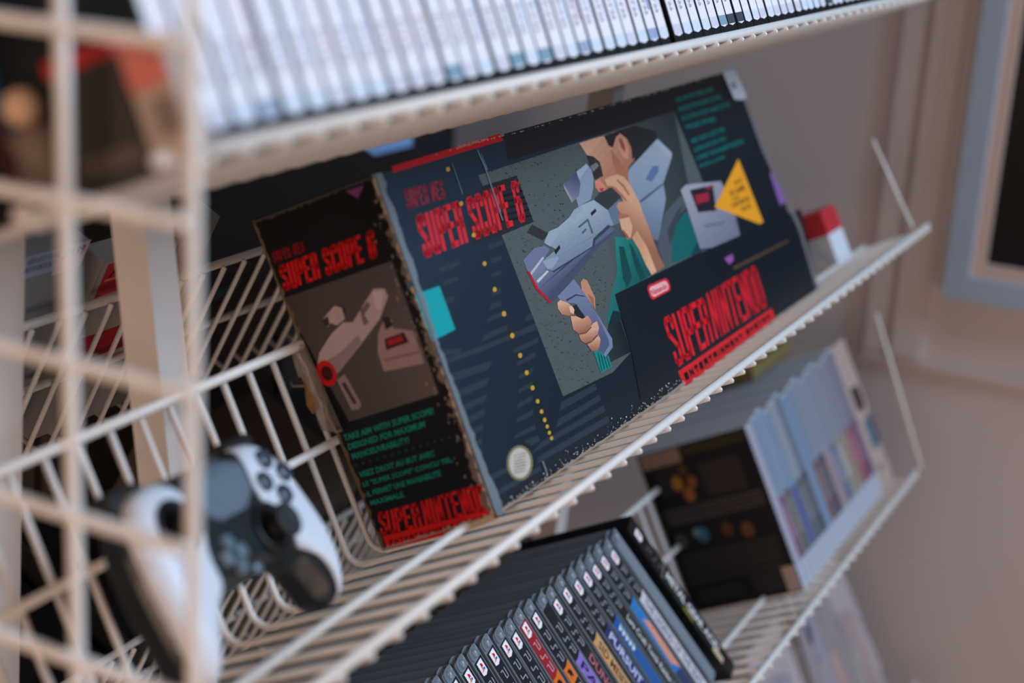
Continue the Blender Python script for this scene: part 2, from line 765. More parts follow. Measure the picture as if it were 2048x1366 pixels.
# base navy; the bluish gloss haze at upper left is put into the ink
base = [(fTL.x + .001, fTL.z - .001), (fTR.x - .001, fTR.z - .001), (fBR.x - .001, fBR.z + .001), (fBL.x + .001, fBL.z + .001)]
A.grad([base[0], base[1], base[2], base[3]], [(28, 48, 70), (22, 30, 42), (12, 22, 32), (13, 31, 47)])
A.poly(p0([(1008, 268), (1466, 140), (1490, 195), (1345, 222), (1180, 272), (1015, 322)]), (26, 28, 38))
rng = random.Random(4)
SC = (38, 54, 68)
for q in [
    [(670, 60), (710, 40), (712, 72), (660, 92)], [(660, 130), (718, 110), (718, 138), (652, 168)], [(645, 205), (735, 168), (742, 190), (636, 232)],
    [(620, 300), (742, 245), (752, 275), (608, 338)], [(775, 292), (905, 235), (918, 268), (760, 330)], [(780, 378), (922, 312), (916, 345), (786, 402)],
    [(800, 450), (905, 392), (900, 425), (804, 472)], [(812, 520), (892, 475), (888, 508), (812, 545)], [(812, 598), (885, 556), (885, 586), (808, 620)],
    [(806, 676), (886, 630), (886, 660), (804, 702)], [(803, 756), (892, 706), (890, 738), (800, 782)], [(790, 850), (902, 786), (905, 815), (784, 872)],
    [(840, 880), (915, 848), (930, 880), (880, 905)], [(850, 195), (880, 180), (890, 208), (845, 228)],
    [(400, 525), (668, 440), (645, 490), (430, 560)], [(462, 612), (650, 530), (640, 575), (470, 650)], [(480, 695), (638, 622), (630, 660), (490, 728)],
    [(500, 765), (628, 702), (624, 740), (510, 800)], [(520, 832), (618, 785), (618, 815), (532, 868)], [(545, 895), (612, 862), (612, 892), (556, 925)],
    [(365, 448), (600, 362), (760, 300), (775, 320), (600, 395), (375, 475)], [(350, 385), (500, 375), (490, 402), (370, 418)],
    [(1045, 668), (1230, 565), (1240, 598), (1032, 720)], [(1030, 760), (1252, 628), (1260, 658), (1014, 808)], [(940, 882), (1275, 685), (1286, 716), (876, 952)],
    [(920, 965), (1298, 742), (1308, 775), (905, 1010)], [(690, 1150), (930, 1015), (935, 1040), (700, 1180)], [(640, 1072), (790, 1000), (790, 1030), (655, 1100)],
    [(560, 960), (610, 935), (610, 960), (570, 985)], [(585, 1030), (640, 1005), (640, 1030), (596, 1058)],
]:
    A.poly(d3(q), SC, lift=False)
A.lift()
for q in [[(600, 690), (630, 985), (720, 955), (725, 985), (640, 1010)], [(645, 1010), (725, 985), (722, 1010), (650, 1035)], [(655, 1085), (722, 1065), (715, 1095), (665, 1115)], [(660, 1170), (715, 1145), (715, 1170), (658, 1195)],
          [(370, 1140), (490, 1090), (490, 1120), (380, 1165)], [(395, 1210), (480, 1180), (480, 1205), (402, 1235)], [(205, 1215), (260, 1195), (262, 1225), (215, 1245)],
          [(400, 1310), (455, 1290), (460, 1318), (408, 1340)]][1:]:
    A.poly(c5(q), SC, lift=False)
# photographic panel
A.lift()
ph = [(956, 351), (1347, 222), (1397, 343), (1420, 400), (1400, 504), (1229, 589), (1241, 640), (1262, 704), (1225, 745), (1126, 793), (1003, 470), (1008, 440), (965, 372)]
A.poly(p0(ph), (78, 92, 98))
rg = random.Random(8)
for i in range(900):
    gx_, gy_ = rg.uniform(980, 1240), rg.uniform(280, 780)
    if inside2((gx_, gy_), ph[:4] + ph[4:]):
        g_ = rg.choice([-14, -9, 8, 12])
        e_ = rg.uniform(1.2, 2.6)
        A.poly(p0([(gx_ - e_, gy_), (gx_, gy_ - e_ * .7), (gx_ + e_, gy_ + .3), (gx_, gy_ + e_ * .7)]), (78 + g_, 92 + g_, 98 + g_), lift=False)
A.grad(p0([(1180, 277), (1347, 222), (1404, 505), (1229, 560)]), [(74, 88, 94), (44, 52, 62), (46, 54, 64), (74, 88, 94)])
A.grad(p0([(1228, 590), (1240, 640), (1262, 704), (1200, 735)]), [(20, 36, 46), (14, 26, 36), (14, 26, 36), (46, 62, 70)])
# dark picture corner under SUPER SCOPE 6
A.poly(c5([(610, 690), (800, 632), (893, 885), (720, 957), (560, 1010), (540, 900)]), (30, 34, 44))
for i in range(6):
    y = 720 + i * 34
    A.poly(c5([(700, y - 10), (820 + i * 12, y - 45), (824 + i * 12, y - 34), (704, y + 3)]), (44, 48, 56), lift=False)
RED = (206, 32, 48)
A.strokes('SUPER SCOPE 6', c5([(245, 852), (800, 655), (852, 880), (300, 1085)]), RED, lw=.40, gap=.16)
A.strokes('SUPER NES', c5([(180, 712), (392, 655), (412, 755), (205, 820)]), (150, 38, 62), lw=.36, gap=.2)
A.text('TM', c5([(788, 668), (812, 660), (818, 690), (796, 698)]), (180, 40, 50))
# red band over the top edge
A.poly(c5([(118, 582), (708, 402), (728, 440), (126, 616)]), (176, 22, 34))
A.text('FOR SUPER NES', c5([(480, 470), (640, 425), (646, 436), (486, 482)]), (214, 150, 140))
# teal square
A.poly(d3([(245, 80), (378, 32), (465, 270), (340, 335)]), (6, 160, 176))
# yellow dots
for x, y, r in [(680, 52, 11), (731, 185, 12), (776, 304, 12), (819, 413, 11), (855, 507, 11), (887, 590, 11), (915, 663, 10), (936, 719, 10), (953, 765, 10), (967, 801, 9), (979, 835, 9), (991, 865, 9)]:
    A.poly(d3([(x + r * math.cos(t), y + r * 1.25 * math.sin(t)) for t in [i * math.pi / 5 for i in range(10)]]), (196, 160, 50), lift=False)
for x, y in [(425, 598), (497, 785), (565, 957), (625, 1113)]:
    A.poly(c5([(x + 11 * math.cos(t), y + 13 * math.sin(t)) for t in [i * math.pi / 5 for i in range(10)]]), (190, 150, 60), lift=False)
# seal
A.poly(d3([(817 + (70 + 3 * (i % 2)) * math.cos(i * math.pi / 24), 1000 + (94 + 4 * (i % 2)) * math.sin(i * math.pi / 24)) for i in range(48)]), (120, 122, 92))
A.poly(d3([(817 + 58 * math.cos(t), 1000 + 82 * math.sin(t)) for t in [i * math.pi / 16 for i in range(32)]]), (186, 188, 190))
for i in range(7):
    y = 950 + i * 16
    A.poly(d3([(785, y + 8), (848, y - 8), (850, y - 3), (787, y + 13)]), (140, 142, 145), lift=False)
# ---- the man, the launcher
SK, SK2, SK3 = (186, 138, 116), (158, 104, 84), (206, 164, 140)
TE, TE2 = (18, 112, 112), (12, 70, 74)
A.poly(c6([(590, 58), (680, 28), (790, 60), (800, 120), (700, 210), (668, 200), (655, 140)]), (34, 38, 44))
A.pg(c6, [(580, 590), (660, 600), (700, 650), (765, 782), (690, 830), (580, 880), (622, 1010), (545, 1042), (541, 1000), (560, 900), (592, 770), (585, 680)], (28,128,126), (12,84,88), (560,700), (760,760))
A.poly(c6([(600, 640), (625, 640), (668, 800), (640, 850), (620, 800)]), TE2)
A.poly(c6([(650, 620), (670, 640), (735, 790), (710, 815), (680, 740)]), TE2, lift=False)
A.poly(c6([(545, 1042), (622, 1010), (600, 970), (570, 965)]), (14, 44, 52))
A.poly(c6([(870, 725), (868, 640), (885, 540), (930, 470), (985, 455), (1012, 540), (1012, 662), (960, 690)]), (16, 98, 104))
A.poly(c6([(960, 690), (1012, 662), (1012, 600), (985, 640)]), (10, 66, 76))
A.poly(c6([(800, 650), (808, 560), (835, 470), (900, 395), (965, 362), (985, 400), (905, 480), (872, 560), (866, 720), (832, 742)]), (76, 88, 104))
A.poly(c6([(845, 560), (900, 450), (930, 430), (885, 520), (858, 640)]), (56, 66, 80))
# stock
A.pg(c6, [(640, 285), (655, 245), (795, 95), (868, 165), (865, 195), (825, 320), (838, 400), (800, 612), (768, 600), (735, 510), (700, 410), (655, 330)], (142,162,188), (104,126,156), (800,140), (760,600))
A.poly(c6([(795, 95), (868, 165), (865, 195), (780, 120)]), (150, 172, 198))
A.pg(c6, [(710, 410), (825, 320), (838, 400), (800, 612), (768, 600)], (128,148,176), (96,116,146), (830,400), (760,600))
A.poly(c6([(705, 410), (825, 318), (828, 326), (712, 420)]), (70, 84, 108))
A.poly(c6([(735, 300), (770, 235), (800, 230), (802, 260), (765, 315)]), (84, 112, 160))
# face
A.pg(c6, [(400, 118), (480, 92), (545, 75), (575, 62), (610, 58), (640, 85), (662, 140), (690, 180), (650, 240), (645, 280), (652, 320), (640, 345), (590, 340), (545, 345), (530, 365), (505, 365), (480, 340), (478, 310), (500, 296), (508, 270), (500, 235), (470, 225), (440, 180)], (206,164,140), (150,98,80), (420,120), (640,330))
A.poly(c6([(400, 118), (480, 92), (520, 82), (470, 150), (440, 180)]), SK3)
A.poly(c6([(560, 150), (600, 200), (640, 260), (645, 300), (600, 280), (570, 220)]), SK2)
A.poly(c6([(525, 82), (600, 55), (660, 50), (700, 100), (700, 180), (668, 200), (662, 140), (640, 95), (605, 68), (582, 95), (570, 140), (548, 130)]), (36, 36, 44))
A.poly(c6([(585, 85), (608, 72), (632, 95), (650, 150), (645, 200), (622, 190), (600, 150)]), (196, 140, 122))
A.poly(c6([(598, 98), (612, 92), (630, 130), (632, 165), (612, 140)]), (130, 80, 72))
A.poly(c6([(435, 178), (470, 185), (502, 212), (512, 245), (520, 285), (480, 302), (462, 262)]), (46, 44, 50))
A.poly(c6([(455, 235), (485, 215), (500, 232), (470, 262)]), (110, 116, 128))
A.poly(c6([(478, 310), (500, 300), (535, 340), (525, 365), (500, 365), (480, 340)]), (202, 130, 112))
A.poly(c6([(500, 345), (525, 345), (520, 362), (505, 362)]), (150, 70, 64))
# eyepiece rubber
A.poly(c6([(470, 408), (500, 370), (560, 343), (610, 392), (545, 456)]), (48, 54, 62))
# sight
A.poly(c6([(385, 262), (435, 222), (462, 252), (472, 300), (470, 345), (458, 402), (395, 440), (383, 395), (400, 330)]), (128, 150, 182))
A.poly(c6([(385, 262), (435, 222), (446, 236), (400, 300)]), (150, 172, 200))
A.pg(c6, [(318, 325), (383, 265), (405, 320), (398, 385), (362, 418), (326, 348)], (70,78,118), (120,126,158), (390,280), (340,400))
A.poly(c6([(318, 325), (330, 340), (366, 408), (362, 420), (324, 350)]), (146, 150, 172))
# handle fin
A.poly(c6([(135, 570), (160, 530), (245, 574), (215, 610)]), (44, 48, 54))
# lower barrel
A.pg(c6, [(115, 710), (170, 650), (225, 636), (250, 655), (215, 715), (235, 760), (265, 768), (400, 690), (465, 640), (470, 600), (545, 533), (592, 560), (580, 585), (500, 640), (420, 745), (370, 800), (285, 900), (262, 925), (190, 850), (138, 770)], (116,130,164), (64,76,108), (330,640), (430,760))
A.poly(c6([(285, 900), (370, 800), (420, 745), (500, 640), (560, 590), (590, 566), (580, 555), (470, 640), (380, 735), (300, 820), (262, 870)]), (66, 78, 108))
A.poly(c6([(115, 710), (170, 650), (225, 636), (250, 655), (215, 715), (180, 745), (150, 775), (138, 770)]), (104, 118, 156))
A.poly(c6([(150, 775), (215, 690), (220, 700), (158, 785)]), (176, 190, 214))
A.poly(c6([(182, 815), (236, 762), (244, 768), (190, 826)]), (190, 202, 222))
# upper shell
A.pg(c6, [(220, 622), (245, 565), (290, 545), (352, 490), (372, 455), (410, 432), (472, 405), (543, 457), (600, 400), (625, 420), (592, 440), (602, 500), (600, 522), (560, 540), (545, 530), (470, 600), (465, 640), (330, 725), (270, 765), (235, 758), (213, 715), (282, 656)], (150,170,194), (112,132,162), (330,500), (430,680))
A.poly(c6([(220, 622), (245, 565), (290, 545), (300, 570), (250, 640)]), (146, 168, 194))
A.poly(c6([(350, 490), (372, 455), (410, 432), (420, 450), (370, 500)]), (142, 162, 190))
A.poly(c6([(213, 715), (290, 690), (296, 702), (262, 752), (238, 752)]), (140, 162, 190))
A.poly(c6([(470, 600), (545, 530), (560, 540), (480, 612), (475, 640), (330, 732), (270, 772), (262, 766), (465, 640)]), (52, 62, 86))
A.poly(c6([(543, 457), (600, 400), (625, 420), (592, 440), (600, 520), (575, 535)]), (96, 112, 142))
A.poly(c6([(455, 472), (480, 448), (486, 462), (462, 487)]), (30, 34, 44))
A.poly(c6([(272, 665), (298, 632), (303, 650), (280, 682)]), (30, 34, 44))
A.poly(c6([(392, 540), (440, 500), (446, 504), (470, 572), (462, 578), (440, 514), (398, 548)]), (76, 90, 116))
A.poly(c6([(410, 570), (432, 548), (436, 556), (416, 578)]), (76, 90, 116))
# red muzzle ring
A.poly(c6([(134, 765), (148, 768), (190, 850), (262, 922), (250, 928), (180, 860)]), (176, 24, 44))
# grip
A.pg(c6, [(288, 895), (370, 805), (410, 858), (440, 900), (482, 970), (565, 1108), (568, 1150), (532, 1200), (488, 1160), (500, 1100), (430, 1000), (380, 930), (312, 925)], (112,128,164), (78,92,130), (420,860), (470,1130))
A.poly(c6([(482, 970), (565, 1108), (568, 1150), (532, 1200), (520, 1190), (550, 1140), (548, 1115)]), (116, 132, 170))
A.poly(c6([(330, 910), (380, 882), (425, 890), (428, 896), (382, 890), (336, 918)]), (52, 62, 92))
A.poly(c6([(368, 940), (385, 935), (428, 1000), (410, 1008), (380, 985)]), (34, 38, 48))
# lower hand and sleeve
A.poly(c6([(470, 1172), (495, 1162), (532, 1200), (546, 1190), (563, 1250), (508, 1283)]), (20, 130, 130))
for i in range(4):
    x = 492 + i * 14
    A.poly(c6([(x, 1180 + i * 6), (x + 4, 1180 + i * 6), (x + 22, 1268 - i * 7), (x + 18, 1270 - i * 7)]), (10, 74, 80), lift=False)
A.poly(c6([(405, 822), (418, 804), (438, 812), (455, 850), (478, 900), (480, 960), (470, 948), (440, 900), (410, 858)]), SK)
A.poly(c6([(440, 880), (470, 900), (478, 960), (470, 948)]), SK2)
A.pg(c6, [(288, 925), (300, 912), (345, 928), (372, 955), (372, 985), (345, 992), (310, 985), (290, 955)], (212,172,150), (164,116,96), (320,920), (340,990))
A.poly(c6([(346, 945), (362, 942), (374, 962), (370, 982), (354, 975)]), (222, 186, 170))
A.pg(c6, [(352, 985), (375, 990), (415, 1008), (440, 990), (462, 1020), (455, 1050), (430, 1075), (395, 1082), (368, 1062)], (206,160,138), (150,102,84), (390,1000), (420,1080))
A.pg(c6, [(395, 1082), (430, 1075), (468, 1030), (488, 1018), (498, 1050), (490, 1090), (460, 1120), (430, 1133), (405, 1115)], (210,166,144), (150,100,82), (440,1060), (450,1130))
A.pg(c6, [(436, 1132), (462, 1118), (492, 1084), (506, 1110), (500, 1150), (490, 1168), (462, 1172)], (206,160,138), (150,102,84), (470,1110), (475,1170))
for q in [[(395, 1080), (430, 1074), (458, 1045), (462, 1050), (432, 1082), (398, 1088)], [(432, 1130), (462, 1116), (490, 1084), (494, 1090), (464, 1124), (436, 1138)], [(352, 984), (376, 988), (376, 994), (354, 992)]]:
    A.poly(c6(q), (120, 74, 62), lift=False)
# raised hand and forearm
A.pg(c6, [(525, 300), (560, 285), (592, 276), (628, 292), (655, 325), (700, 410), (720, 470), (745, 530), (770, 600), (800, 680), (832, 742), (765, 784), (738, 740), (700, 655), (665, 600), (640, 606), (614, 560), (600, 505), (602, 470), (588, 440), (592, 418), (622, 414), (604, 380), (570, 348), (538, 332)], (200,156,132), (150,104,84), (690,420), (600,560))
A.pg(c6, [(700, 655), (665, 600), (690, 560), (740, 640), (790, 768), (765, 784), (738, 740)], (196,150,124), (214,172,146), (690,680), (780,700))
A.poly(c6([(600, 505), (650, 492), (668, 540), (660, 592), (640, 606), (614, 560)]), SK3)
for q in [[(545, 330), (580, 340), (615, 375), (640, 408), (632, 414), (604, 382), (570, 350)], [(595, 470), (650, 482), (650, 490), (600, 500)], [(612, 560), (640, 604), (652, 596), (622, 556)], [(590, 300), (625, 330), (655, 380), (648, 384), (618, 340), (588, 308)]]:
    A.poly(c6(q), SK2, lift=False)
# receiver unit
A.pg(d1, [(205, 890), (240, 853), (480, 828), (500, 870), (500, 960), (570, 1060), (616, 1220), (590, 1262), (340, 1292), (232, 960)], (152,158,182), (112,122,150), (250,900), (580,1200))
A.poly(d1([(560, 1060), (580, 1055), (616, 1220), (590, 1262), (575, 1180)]), (110, 118, 144))
A.poly(d1([(268, 890), (425, 855), (450, 1030), (325, 1042)]), (34, 30, 44))
A.poly(d1([(300, 925), (395, 905), (400, 962), (318, 985)]), (150, 36, 62))
A.poly(d1([(375, 870), (412, 860), (415, 880), (382, 890)]), (140, 34, 54))
A.poly(d1([(360, 1130), (505, 1100), (507, 1108), (364, 1140)]), (96, 104, 128))
A.poly(d1([(345, 1300), (600, 1262), (610, 1268), (500, 1322), (388, 1366), (375, 1366)]), (76, 88, 106))
A.text('SUPER NES', d1([(368, 1128), (500, 1100), (506, 1126), (376, 1154)]), (100, 108, 140), .03)
# black logo panel
A.poly(p0([(1229, 589), (1404, 504), (1600, 418), (1634, 578), (1360, 760), (1280, 800), (1262, 704)]), (13, 24, 35))
# yellow triangle
A.poly(d1([(600, 676), (770, 1108), (745, 1122), (438, 1005)]), (226, 160, 38))
for s_, q in [('THE FIRST', [(565, 835), (618, 805), (628, 830), (575, 860)]), ('SIX GAMES', [(535, 900), (638, 850), (650, 888), (548, 932)]), ('IN ONE', [(560, 940), (600, 925), (606, 945), (566, 962)]),
              ('CARTRIDGE', [(545, 985), (668, 928), (680, 960), (556, 1015)]), ('PACK', [(618, 1010), (682, 975), (694, 1005), (630, 1038)])]:
    A.text(s_, d1(q), (96, 66, 30), .03)
# teal copy text, two blocks
TT = (18, 104, 106)
tx1 = ['TAKE AIM WITH SUPER SCOPE!', 'DESIGNED FOR MAXIMUM CONTROL', 'SIX ACTION PACKED GAMES FOR YOU', 'WIRELESS INFRARED']
for i, (s_, x1) in enumerate(zip(tx1, (418, 478, 538, 438))):
    xa, ya = 160 + i * 23, 262 + i * 62
    d = (x1 - xa)
    A.text(s_, d1([(xa, ya), (x1, ya - d * .30), (x1 + 10, ya - d * .30 + 32), (xa + 10, ya + 32)]), TT, .05)
tx2 = ['VISEZ DROIT AU BUT AVEC', 'LE SUPER SCOPE CONCU POUR', 'IL PERMET UNE MANIABILITE MAXIMALE', 'SIX JEUX D ACTION']
for i, (s_, x1) in enumerate(zip(tx2, (502, 508, 628, 502))):
    xa, ya = 268 + i * 20, 545 + i * 57
    d = (x1 - xa)
    A.text(s_, d1([(xa, ya), (x1, ya - d * .38), (x1 + 10, ya - d * .38 + 32), (xa + 10, ya + 32)]), TT, .05)
# purple marks, ochre rule
A.poly(d1([(812, 775), (860, 768), (925, 965), (885, 997)]), (126, 92, 172))
A.poly(d2([(803, 120), (858, 92), (864, 132), (838, 162)]), (140, 84, 168))
A.poly(d2([(855, 178), (1215, 0), (1225, 12), (872, 196)]), (78, 62, 48))
# maker badge
def rrect(q, r=.28, n=5):
    tl, tr, br, bl = [Vector(p) for p in q]
    out = []
    def f(x, y):
        return bl.lerp(br, x).lerp(tl.lerp(tr, x), y)
    rx, ry = r * .5, r * 1.2
    for (cx_, cy_, a0) in ((1 - rx, 1 - ry, 0), (rx, 1 - ry, 90), (rx, ry, 180), (1 - rx, ry, 270)):
        for k_ in range(n + 1):
            t = math.radians(a0 + 90 * k_ / n)
            v = f(cx_ + rx * math.cos(t), cy_ + ry * math.sin(t))
            out.append((v.x, v.y))
    return out
A.poly(d2(rrect([(296, 302), (432, 244), (462, 324), (330, 396)])), (204, 40, 62))
A.poly(d2(rrect([(311, 312), (425, 262), (448, 318), (338, 378)])), (226, 180, 190))
A.text('Nintendo', d2([(322, 330), (422, 282), (436, 314), (340, 364)]), (200, 50, 72), .03)
RD = (214, 26, 44)
A.strokes('SUPER', d2([(402, 512), (668, 372), (738, 664), (500, 830)]), RD, lw=.31, gap=.13)
A.strokes('NINTENDO', d2([(684, 348), (1003, 163), (1086, 430), (752, 652)]), (204, 28, 46), lw=.31, gap=.13)
A.poly(d2([(503, 856), (1112, 445), (1136, 512), (545, 960)]), (206, 26, 42))
A.strokes('ENTERTAINMENT SYSTEM', d2([(538, 868), (1095, 478), (1108, 508), (556, 918)]), (40, 14, 24), lw=.30, gap=.35)
# scratches and worn edges
for q in [[(580, 495), (586, 494), (630, 590), (724, 878), (718, 880), (622, 592)], [(440, 560), (443, 560), (505, 735), (500, 735)], [(600, 510), (603, 510), (640, 600), (636, 602)]]:
    A.poly(c5(q), (92, 124, 150))
A.poly(d3([(935, 990), (945, 992), (968, 1062), (960, 1065)]), (110, 120, 130))
def lerp2(a, b, t):
    return (a[0] + (b[0] - a[0]) * t, a[1] + (b[1] - a[1]) * t)
# left worn strip
n = 60
inner, outer = [], []
for i in range(n + 1):
    t = i / n
    p = lerp2((748, 348), (992, 1030), t)
    wob = 7 + rng.random() * 5 + (6 if t < .04 or t > .9 else 0) + 3 * math.sin(t * 9)
    outer.append((p[0] - 1, p[1]))
    inner.append((p[0] + wob, p[1] - 2))
A.poly(p0(outer + inner[::-1]), (104, 122, 138))
# scuffs at lower edge
for i in range(200):
    t = rng.random() ** .8
    e = lerp2((1000, 1022), (1372, 766), t)
    off = abs(rng.gauss(0, 1)) * (9 if .25 < t < .95 else 5)
    x, y = e[0] - off * .35 + rng.uniform(-3, 3), e[1] - off - 1
    r = rng.uniform(.5, 1.7)
    g = rng.choice([150, 170, 190, 120])
    A.poly(p0([(x - r, y), (x, y - r * 1.6), (x + r, y - .4 * r), (x + .3 * r, y + r)]), (g, g + 8, g + 12), lift=False)
A.lift()
outer, inner = [], []
for i in range(n + 1):
    t = i / n
    p = lerp2((1002, 1024), (1370, 768), t)
    outer.append((p[0], p[1] + 1))
    inner.append((p[0] - 1, p[1] - 1.5 - rng.random() * 5))
A.poly(p0(outer + inner[::-1]), (150, 146, 140))
# top edge wear
for i in range(46):
    t = rng.random()
    p = lerp2((1010, 272), (1440, 148), t)
    r = rng.uniform(.8, 3)
    A.poly(p0([(p[0] - r * 1.5, p[1] + 1), (p[0], p[1] - 1), (p[0] + r * 1.8, p[1]), (p[0] + r * .3, p[1] + r * .9)]), (130, 132, 134), lift=False)
for i in range(20):
    t = .35 + .65 * rng.random()
    p = lerp2((785, 332), (1003, 270), t)
    r = rng.uniform(.8, 2.6)
    A.poly(p0([(p[0] - r * 1.5, p[1] + 2), (p[0], p[1]), (p[0] + r * 1.8, p[1] + 1), (p[0] + r * .3, p[1] + r + 2)]), (190, 130, 120), lift=False)
A.lift()
A.poly(p0([(1464, 142), (1470, 150), (1530, 300), (1600, 450), (1636, 578), (1631, 580), (1596, 460), (1524, 305)]), (104, 106, 116))
A.build('front_panel', box)
# price sticker on the corner
st = Art(Vector((0, -.0012, 0)), Vector((1, 0, 0)), Vector((0, 0, 1)), Vector((0, -1, 0)), FK)
st.poly(d1([(488, 90), (505, 78), (570, 66), (648, 238), (645, 262), (625, 276), (568, 272)]), (176, 192, 212))
st.poly(d1([(540, 160), (570, 150), (588, 195), (556, 205)]), (120, 135, 155))
so = st.build('price_sticker', box, PRINTM)
so['label'] = 'white price sticker on the top right corner'

# ---- side panel
eN = sn


class SideArt(Art):
    pass


def SP(x, y):
    q = side_pt(x, y)
    d = q - fBL
    zax = (fTL - fBL).normalized()
    return (d.y, d.dot(zax))


zax = (fTL - fBL).normalized()
B = Art(fBL.copy(), Vector((0, 1, 0)), zax, sn, 1.5)


def cropS(x0, y0, s):
    return lambda pts: [SP(x0 + p[0] / s, y0 + p[1] / s) for p in pts]


s0 = cropS(480, 280, 1.646)
sp0 = cropS(0, 0, 1)
s4 = cropS(640, 800, 3.415)
s3 = cropS(480, 280, 3.415)
B.poly(sp0([(747, 350), (505, 442), (767, 1100), (990, 1029)]), (9, 9, 11))
B.grad(s0([(140, 522), (500, 398), (655, 835), (360, 927)]), [(52, 46, 46), (66, 60, 62), (78, 70, 66), (62, 55, 54)])
B.poly(s3([(725, 350), (845, 310), (805, 400)]), (96, 50, 98))
B.strokes('SUPER SCOPE 6', s3([(262, 862), (908, 612), (938, 800), (305, 1034)]), (176, 8, 12), lw=.40, gap=.14)
B.strokes('SUPER NES', s3([(216, 768), (428, 690), (446, 762), (232, 846)]), (112, 8, 12), lw=.42, gap=.2)
# launcher photo on the side (white gun)
G1, G2, G3 = (146, 128, 130), (116, 102, 106), (88, 78, 82)
B.poly(s0([(405, 545), (440, 490), (475, 488), (488, 515), (460, 590), (400, 670), (330, 760), (300, 780), (255, 740), (262, 700), (300, 640), (340, 600), (372, 600)]), G1)
B.poly(s0([(262, 740), (330, 700), (390, 640), (400, 665), (330, 762), (300, 782), (258, 752)]), G2)
B.poly(s0([(272, 590), (312, 545), (340, 555), (345, 590), (320, 610), (300, 602), (290, 615)]), G1)
B.poly(s0([(272, 590), (290, 580), (296, 610), (280, 612)]), (40, 32, 34))
B.poly(s0([(335, 548), (348, 555), (348, 575), (340, 570)]), (38, 30, 32))
B.poly(s0([(395, 560), (420, 530), (430, 545), (410, 575), (425, 600), (408, 612)]), G3)
B.poly(s0([(436, 500), (478, 495), (462, 560), (448, 555)]), (160, 144, 148))
B.ellipse(s0([(285, 768)])[0], tuple(Vector(s0([(318, 790)])[0]) - Vector(s0([(285, 768)])[0])), tuple(Vector(s0([(275, 805)])[0]) - Vector(s0([(285, 768)])[0])), (156, 18, 18), 16)
B.ellipse(s0([(287, 768)])[0], tuple(Vector(s0([(306, 780)])[0]) - Vector(s0([(287, 768)])[0])), tuple(Vector(s0([(282, 790)])[0]) - Vector(s0([(287, 768)])[0])), (52, 10, 12), 16)
B.poly(s0([(320, 790), (345, 770), (400, 868), (395, 885), (368, 890)]), G2)
B.poly(s0([(335, 802), (346, 796), (385, 865), (375, 870)]), (50, 42, 44))
B.poly(s0([(455, 640), (470, 600), (500, 590), (505, 620), (570, 628), (608, 735), (475, 762), (455, 700)]), (128, 104, 106))
B.poly(s0([(476, 655), (540, 632), (556, 665), (482, 692)]), (40, 20, 22))
B.poly(s0([(484, 660), (532, 642), (540, 660), (490, 678)]), (130, 20, 24))
B.poly(s0([(475, 720), (600, 690), (604, 700), (478, 730)]), (104, 84, 86))
B.poly(s0([(470, 585), (490, 580), (505, 610), (480, 625)]), (34, 28, 30))
TG = (4, 112, 100)
for s_, q in [('TAKE AIM WITH SUPER SCOPE!', [(160, 238), (770, 50), (778, 95), (170, 282)]), ('DESIGNED FOR MAXIMUM', [(188, 300), (715, 140), (722, 185), (198, 342)]), ('MANOEUVRABILITY!', [(215, 366), (605, 248), (612, 292), (226, 408)]),
              ('VISEZ DROIT AU BUT AVEC', [(265, 492), (778, 342), (786, 382), (274, 532)]), ('LE "SUPER SCOPE" CONCU TEL,', [(290, 560), (905, 385), (912, 425), (300, 600)]), ('IL PERMET UNE MANIABILITE', [(318, 625), (820, 478), (828, 518), (328, 662)]), ('MAXIMALE.', [(342, 688), (575, 622), (582, 660), (352, 722)])]:
    B.text(s_, s4(q), TG, .03)
for i in range(15):
    x, y = 245 + i * 49, 445 - i * 14.6
    B.poly(s4([(x, y - 10), (x + 14, y), (x, y + 10), (x - 8, y)]), (10, 62, 58), lift=False)
B.lift()
B.strokes('SUPER', s4([(395, 772), (662, 700), (702, 862), (418, 925)]), (186, 12, 16), lw=.34, gap=.13)
B.strokes('NINTENDO', s4([(686, 690), (1102, 568), (1160, 745), (722, 858)]), (176, 12, 16), lw=.36, gap=.12)
B.poly(s4([(430, 930), (1165, 745), (1205, 800), (960, 870), (850, 905), (840, 925), (460, 1022)]), (176, 12, 14))
B.strokes('ENTERTAINMENT SYSTEM', s4([(470, 958), (1160, 778), (1172, 806), (484, 988)]), (80, 8, 10), lw=.3, gap=.35)
# cardboard wear along edges
def wear(p, q, w0, w1, cc, inward, n=60, seed=1):
    r_ = random.Random(seed)
    o_, i_ = [], []
    for i in range(n + 1):
        t = i / n
        a = lerp2(p, q, t)
        wq = w0 + (w1 - w0) * r_.random() ** 1.6
        o_.append(a)
        i_.append((a[0] + inward[0] * wq, a[1] + inward[1] * wq))
    B.poly(sp0(o_ + i_[::-1]), cc)
wear((748, 349), (990, 1030), 3, 17, (88, 78, 72), (-1, .35), seed=3)
wear((748, 349), (990, 1030), 1, 7, (150, 136, 124), (-1, .35), seed=5, n=90)
wear((505, 442), (766, 1102), 3, 10, (84, 68, 50), (1, -.3), seed=7)
wear((747, 351), (506, 443), 3, 9, (56, 50, 46), (.3, 1), seed=8)
wear((766, 1101), (990, 1030), 2, 9, (128, 116, 104), (-.2, -1), seed=9)
for i in range(70):
    t = rng.random()
    a = lerp2((742, 365), (975, 1015), t)
    x, y = a[0] - rng.random() ** 2 * 32, a[1] + rng.uniform(-4, 4)
    r = rng.uniform(1, 4)
    B.poly(sp0([(x - r * .5, y - r), (x + r * .5, y - r * .4), (x + r * .6, y + r * 1.4), (x - r * .2, y + r)]), (120, 106, 90), lift=False)
B.lift()
B.poly(sp0([(898, 1062), (985, 1030), (992, 1038), (920, 1066), (890, 1072)]), (160, 138, 116))
